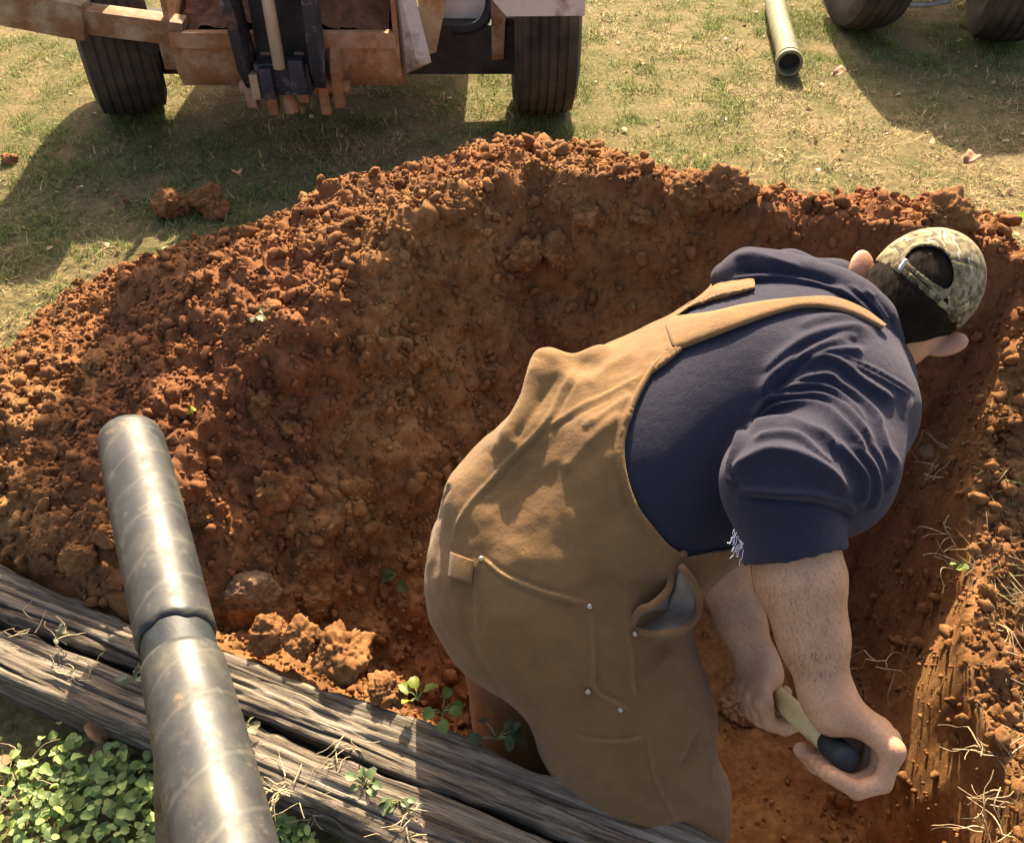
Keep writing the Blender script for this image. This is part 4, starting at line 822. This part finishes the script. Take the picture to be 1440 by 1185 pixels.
# grass and roots on the right bank, in tufts that hang over the edge
bx_, by_ = [], []
for cx_, cy_, n_, r_ in [(1.10, 1.42, 160, .04), (1.04, 1.20, 220, .05), (1.0, .92, 160, .05), (.96, .72, 200, .05), (1.14, .95, 220, .08), (1.02, .62, 260, .08), (1.22, 1.25, 200, .09), (1.36, 1.5, 200, .1), (1.12, .75, 220, .08)]:
    bx_.append(RNG.normal(cx_, r_, n_)); by_.append(RNG.normal(cy_, r_, n_))
x, y = np.concatenate(bx_), np.concatenate(by_); k_ = terrain(np.c_[x, y])[2] < .01; x, y = x[k_], y[k_]; n = len(x); tint = np.where((RNG.random(n) < .12)[:, None], GRN[RNG.integers(0, 4, n)]*1.3, DRY[RNG.integers(0, 6, n)]*.8)
blades(n, np.c_[x, y, gz(x, y)-.004], RNG.uniform(.03, .085, n), RNG.uniform(.0009, .0018, n), RNG.uniform(.6, 1.4, n), tint, 'bank_grass', kind='stuff', label='dry grass tufts along the right bank of the hole', category='grass')
M['root'] = simple('pale_root', (.30, .22, .12), (.50, .40, .25), 60, .8, .2)
def wisps(name, spots, label, kind='stuff', parent=None):
    mb = MB()
    for px, py, z, n_, ln in spots:
        base = atz(px, py, z)
        for _ in range(n_):
            p = [base+RNG.normal(0, .012, 3)]; d = unit(RNG.normal(0, 1, 3)*np.array([1, .8, .35])+np.array([-.25, 0, .15]))
            for q in range(5): p.append(p[-1]+d*ln*RNG.uniform(.12, .26)); d = unit(d+RNG.normal(0, .35, 3)+np.array([0, 0, -.12]))
            mb.tube(smooth_line(p, 2), [.0013]*5+[.0006]*(len(smooth_line(p, 2))-5), 4, cap=False)
    return mb.build(name, M['root'], parent, True, kind=kind, label=label, category='roots')
wisps('bank_roots', [(1345, 640, .06, 14, .10), (1310, 665, .04, 6, .09), (1380, 690, .05, 7, .08), (1340, 745, .03, 6, .09), (1350, 790, .03, 12, .09), (1400, 880, .04, 12, .10), (1425, 920, .04, 10, .12), (1400, 1060, .04, 9, .11), (1430, 1110, .04, 12, .10), (1400, 1165, .04, 9, .10), (1290, 600, .0, 3, .1), (1240, 940, -.2, 5, .12), (1420, 480, .12, 8, .08), (1360, 600, .05, 8, .08)], 'pale roots and stalks hanging from the right bank')
wisps('dry_stalks', [(110, 950, .11, 9, .07), (40, 880, .11, 8, .06), (95, 900, .11, 5, .06), (490, 1050, .10, 9, .07), (400, 1110, .10, 16, .08), (360, 1130, .09, 10, .08), (440, 1140, .06, 10, .07), (475, 1080, .10, 4, .05), (570, 1150, .1, 5, .05), (30, 1090, .02, 14, .10), (20, 1120, .02, 10, .10), (560, 1170, .08, 6, .06), (600, 1165, .1, 6, .05)], 'dry straw stalks caught on the timbers')
# ---------------------------------------------------------------- leafy ground cover, weeds, fallen leaves
def leaf_proto(lobes, cup=.18, seed=0):
    """a scalloped leaf about one unit long lying in x-y, stalk end at the origin"""
    k = 16; V_ = [(0.5, 0, .0)]
    for fr in (.55, 1.):
        for i in range(k):
            a = math.pi+2*math.pi*i/k; r = fr*.5*(1-.09*fr*math.cos(lobes*a))*(1+.08*math.sin(3*a+seed)); x_, y_ = .5+r*math.cos(a), .86*r*math.sin(a)
            V_.append((x_, y_, cup*(abs(y_)*.55+.6*y_*y_-.9*(x_-.45)**2)+.03*math.sin(a*lobes)*fr))
    F_ = [(0, 1+i, 1+(i+1) % k) for i in range(k)]
    for i in range(k): F_ += [(1+i, 1+k+i, 1+k+(i+1) % k), (1+i, 1+k+(i+1) % k, 1+(i+1) % k)]
    return np.array(V_), np.array(F_)
def tilt_rot(n, tilt):
    az = RNG.uniform(0, 2*math.pi, n); t1, t2 = RNG.normal(0, tilt, n), RNG.normal(0, tilt, n); out = np.zeros((n, 3, 3))
    for i in range(n): out[i] = np.array(Matrix.Rotation(az[i], 3, 'Z') @ Matrix.Rotation(t1[i], 3, 'Y') @ Matrix.Rotation(t2[i], 3, 'X'))
    return out
LP = [leaf_proto(7, .35, s_) for s_ in range(5)]
def cover(name, spots, label, size=(.014, .026)):
    ps = []
    for px, py, z, n_, r_, hh in spots:
        c_ = atz(px, py, z); q = c_+np.c_[RNG.normal(0, r_, n_), RNG.normal(0, r_, n_), hh*RNG.random(n_)**.7]; ps.append(q)
    q = np.concatenate(ps); sd2 = timber_side(q[:, 0], q[:, 1]); q = q[(sd2 < -.222) | (q[:, 2] > .105)]; n = len(q)
    tint = GRN[RNG.integers(0, 3, n)]*np.array([1.6, 1.6, 2.0])*RNG.uniform(.6, 1.7, (n, 1))+np.array([.07, .06, .01])*(RNG.random((n, 1)) < .25); return scatter(name, LP, q, RNG.uniform(*size, n), tint, M['leaf'], tilt_rot(n, .45), True, kind='stuff', label=label, category='ground cover')
cover('ground_cover', [(30, 1150, .0, 80, .06, .06), (90, 1110, .0, 120, .05, .06), (150, 1100, .0, 130, .05, .06), (200, 1080, .0, 120, .045, .06), (190, 1150, .0, 110, .05, .06), (110, 1170, .0, 100, .06, .06), (60, 1190, .0, 90, .06, .05), (250, 1170, .0, 140, .05, .05), (400, 1160, .0, 130, .035, .05), (440, 1185, .0, 120, .045, .04), (380, 1190, .0, 120, .05, .05)], 'small scalloped green leaves below the timbers', (.009, .024))
t = NT('dry_leaf', .7, .2); t.color(t.ramp(t.noise(30, 5), [(.3, (.16, .085, .045)), (.7, (.30, .17, .10))])); M['dryleaf'] = t.m
M['stalkgreen'] = simple('green_stalk', (.10, .14, .05), (.2, .24, .09), 50, .6, .1)
def weed(name, base, n_, size, spread, hgt, label, tint, cat='weed'):
    e = empty(name, tuple(base), label, cat)
    for i in range(n_):
        a = RNG.uniform(0, 2*math.pi); top = base+np.array([math.cos(a)*spread*RNG.uniform(.3, 1), math.sin(a)*spread*RNG.uniform(.3, 1), hgt*RNG.uniform(.35, 1)])
        mid = (base+top)/2+np.array([0, 0, hgt*.2]); MB().tube(smooth_line([base, mid, top], 4), .0011, 5).build('stem', M['stalkgreen'], e, True)
        v_, f_ = LP[i % 5]; R = np.array(Matrix.Rotation(a, 3, 'Z') @ Matrix.Rotation(RNG.normal(.1, .4), 3, 'Y') @ Matrix.Rotation(RNG.normal(0, .4), 3, 'X')); w = (v_@R.T)*size*RNG.uniform(.7, 1.2)+top
        mk('leaf', w, f_, M['leaf'], e, True, {'tint': np.tile(np.array(tint)*RNG.uniform(.8, 1.2), (len(w), 1))})
    return e
zt = .105
weed('weed', atz(588, 985, .11), 4, .028, .02, .03, 'yellow green seedling on the lump of clay at the rim', (.22, .26, .035)); weed('weed', atz(622, 1005, .11), 6, .026, .022, .03, 'leafy green weed at the timber edge beside the overalls', (.12, .20, .045))
weed('weed', atz(700, 1040, .10), 7, .026, .035, .03, 'shaded grey green weed behind the timber below the overalls', (.07, .10, .055)); weed('weed', atz(515, 1108, .09), 8, .019, .02, .03, 'small green weed in the gap between the timbers', (.13, .19, .08))
weed('weed', atz(560, 1128, .09), 7, .018, .02, .025, 'small pale weed between the timbers close to the shadow line', (.14, .20, .09)); weed('weed', atz(190, 955, .10), 6, .018, .016, .02, 'tiny grey green weed on the timbers left of the pipe', (.14, .17, .10)); weed('weed', atz(82, 898, .11), 5, .016, .014, .018, 'tiny grey weed on the timbers near the left edge', (.17, .18, .12)); weed('weed', atz(345, 1028, .10), 5, .018, .014, .025, 'tiny pale weed on the timbers right of the pipe', (.2, .2, .11))
weed('weed', atz(1412, 316, .04), 6, .035, .03, .03, 'bright green weed on the lawn above the cap', (.18, .27, .05)); weed('weed', atz(1345, 800, .04), 5, .014, .012, .02, 'bright green sprout on the right bank', (.16, .24, .06))
def gp(px, py, lift=0.):
    """the built ground seen at a picture point"""
    d = .9
    for _ in range(260):
        P = at(px, py, d)
        if P[2] < gz(P[0], P[1]): break
        d += .008
    return P+np.array([0, 0, lift])
def dead_leaf(px, py, size, label, tilt=.5, name='dead_leaf', mat=None, z=None, cat='leaf'):
    p = gp(px, py, .012) if z is None else atz(px, py, z); v_, f_ = leaf_proto(5, .4, px); R = np.array(Matrix.Rotation(px*1.3, 3, 'Z') @ Matrix.Rotation(tilt, 3, 'Y')); w = ((v_-[.5, 0, 0])*[1, .8, 1.4]@R.T)*size
    o = mk(name, w, f_, mat or M['dryleaf'], None, True, {'tint': np.tile(np.array((.30, .36, .04)), (len(w), 1))}, label=label, category=cat); o.location = p; o.modifiers.new('thick', 'SOLIDIFY').thickness = .0008; return o
dead_leaf(268, 588, .045, 'yellow green leaf lying on the shaded clay slope', .9, 'fallen_leaf', M['leaf']); dead_leaf(140, 1030, .06, 'curled brown leaf against the timber left of the pipe', .8, z=.06); dead_leaf(150, 1058, .05, 'brown leaf below the curled one beside the green leaves', .3, z=.04); dead_leaf(6, 1072, .05, 'pinkish brown leaf at the left edge', .4, z=.03); dead_leaf(335, 246, .05, 'pale dry leaf in the shade of the backhoe', .2); dead_leaf(1366, 226, .07, 'pale leaf on the dry lawn above the cap', .1); dead_leaf(1182, 107, .06, 'pale stick like leaf on the lawn near the truck shadow', .1)
weed('weed', gp(362, 448, .003), 4, .022, .012, .02, 'small pale weed caught among clods on the slope', (.20, .22, .12)); weed('weed', gp(560, 830, .003), 3, .03, .008, .09, 'thin green weed hanging on the shaded slope', (.10, .13, .05))
x, y = lawn_points(800, -3, 3.2, 1.9, 6.0); n = len(x); lt = np.array([(.42, .30, .17), (.30, .19, .10), (.55, .45, .30), (.16, .10, .055)])[RNG.integers(0, 4, n)]
scatter('lawn_litter', LP, np.c_[x, y, gz(x, y)+.008], RNG.uniform(.008, .028, n), lt, M['leaf'], tilt_rot(n, .6), True, kind='stuff', label='bits of dead leaf scattered over the lawn', category='leaf litter')
# ---------------------------------------------------------------- clods one can single out
def clod(px, py, wpx, label, seed, z=None, name='dirt_clod', flat=(1, .9, .8), mat=None, sink=.25, amp=.45, det=.30):
    p = gp(px, py+wpx*.25) if z is None else atz(px, py, z); d_ = proj(p)[2]; r = wpx*d_/FP/2; v_, f_ = ico(5 if wpx > 38 else 4); rs = np.random.default_rng(seed+50); cut = np.full(len(v_), 9.)
    for _ in range(8): n_ = rs.normal(size=3); n_ /= np.linalg.norm(n_); cut = np.minimum(cut, rs.uniform(.62, .95)/np.clip(v_@n_, .05, 1))
    q = v_*(np.minimum(1+amp*vnoise(v_+seed*3.7, .8, seed), cut)+.6*det*fbm(v_+seed, .42, 4, seed+5)+.17*np.abs(fbm(v_+seed*2, .22, 3, seed+9))+.035*vnoise(v_+seed, .06, seed+12))[:, None]*np.array(flat)*r
    o = mk(name, q, f_, mat or M['clod'], None, True, {'tint': np.tile([1.1, 1.1, 1.1], (len(q), 1))}, label=label, category='rock' if 'rock' in name else 'clod'); o.location = p+np.array([0, 0, r*(flat[2]*.8-sink)]); o.rotation_euler = (0, 0, seed*1.7); return o
t = NT('pale_rock', .9, .2); t.color(t.ramp(t.noise(25, 7, .65), [(.3, (.15, .085, .045)), (.7, (.30, .20, .12))])); t.bump(t.noise(60, 8, .7), .8, .008); M['rock'] = t.m
clod(240, 297, 50, 'brown rounded clod on the grass, left of the pair beside the heap', 3, z=.02); clod(294, 290, 52, 'orange rough clod on the grass, right of the pair beside the heap', 5, z=.02); clod(15, 228, 22, 'small clod alone on the lawn at the left edge', 7, z=.0)
clod(178, 285, 12, 'tiny reddish clod in the shaded grass left of the pair', 71, z=.0)
clod(975, 262, 70, 'large red clod on the back rim, left of a pair', 9, sink=.3); clod(1015, 262, 72, 'large orange clod on the back rim, right of a pair', 11, sink=.2); clod(1325, 296, 66, 'big dark clod on the back rim above the cap', 13, sink=.3); clod(355, 832, 82, 'big flat brown rock in the shaded slope above the timber', 15, name='rock', mat=M['rock'], flat=(1, .7, .9), amp=.25, det=.12); clod(442, 842, 58, 'reddish rock right of the big flat rock', 17, name='rock', amp=.25, det=.12)
clod(388, 690, 66, 'pointed clod with a sunlit tip in the middle of the slope', 19, flat=(.9, .8, 1.2)); clod(366, 562, 42, 'sunlit clod above the pointed one on the slope', 21); clod(788, 345, 62, 'smooth red clod in the shaded back wall', 23, amp=.2, det=.08); clod(735, 352, 55, 'brown clod in the shaded back wall left of the red one', 25, amp=.25); clod(384, 432, 34, 'smooth pale clod near the top of the slope', 27, amp=.2, det=.08); clod(130, 500, 60, 'flat brown slab of clay on the left slope', 29, flat=(1, .6, .45))
clod(118, 770, 62, 'brown clod at the foot of the left slope behind the timber', 31, amp=.3, det=.15); clod(160, 745, 46, 'orange clod beside the pipe at the foot of the slope', 33); clod(284, 720, 40, 'brown clod right of the pipe on the slope', 35); clod(586, 500, 40, 'clod on the edge of the smooth wall by the overalls', 37); clod(408, 600, 34, 'small brown clod left of the hole wall', 39)
for i, (a_, b_, w_, l_) in enumerate([(378, 892, 56, 'sunlit orange clod on the timber edge, leftmost of four'), (425, 905, 60, 'sunlit orange clod on the timber edge, second of four'), (482, 925, 84, 'largest sunlit orange clod on the timber edge, third of four'), (545, 975, 56, 'sunlit orange clod on the timber edge, rightmost of four')]): clod(a_, b_, w_, l_, 41+i*3, z=.10, sink=.35, amp=.35, det=.34)
clod(1042, 985, 62, 'stone half buried in the shaded floor of the hole beside the hands', 53, name='rock', mat=M['rock'], amp=.2, det=.1); clod(1308, 632, 30, 'pale round stone in the wall right of the man', 55, name='rock', mat=M['rock'], amp=.1, det=.05); clod(905, 300, 44, 'red clod near the top of the back wall', 57); clod(830, 300, 48, 'crumbly clod just below the top of the heap', 59); clod(640, 290, 60, 'brown slab on the crest of the heap', 61, flat=(1, .6, .7)); clod(602, 268, 40, 'brown clod on the crest left of the heap top', 63)
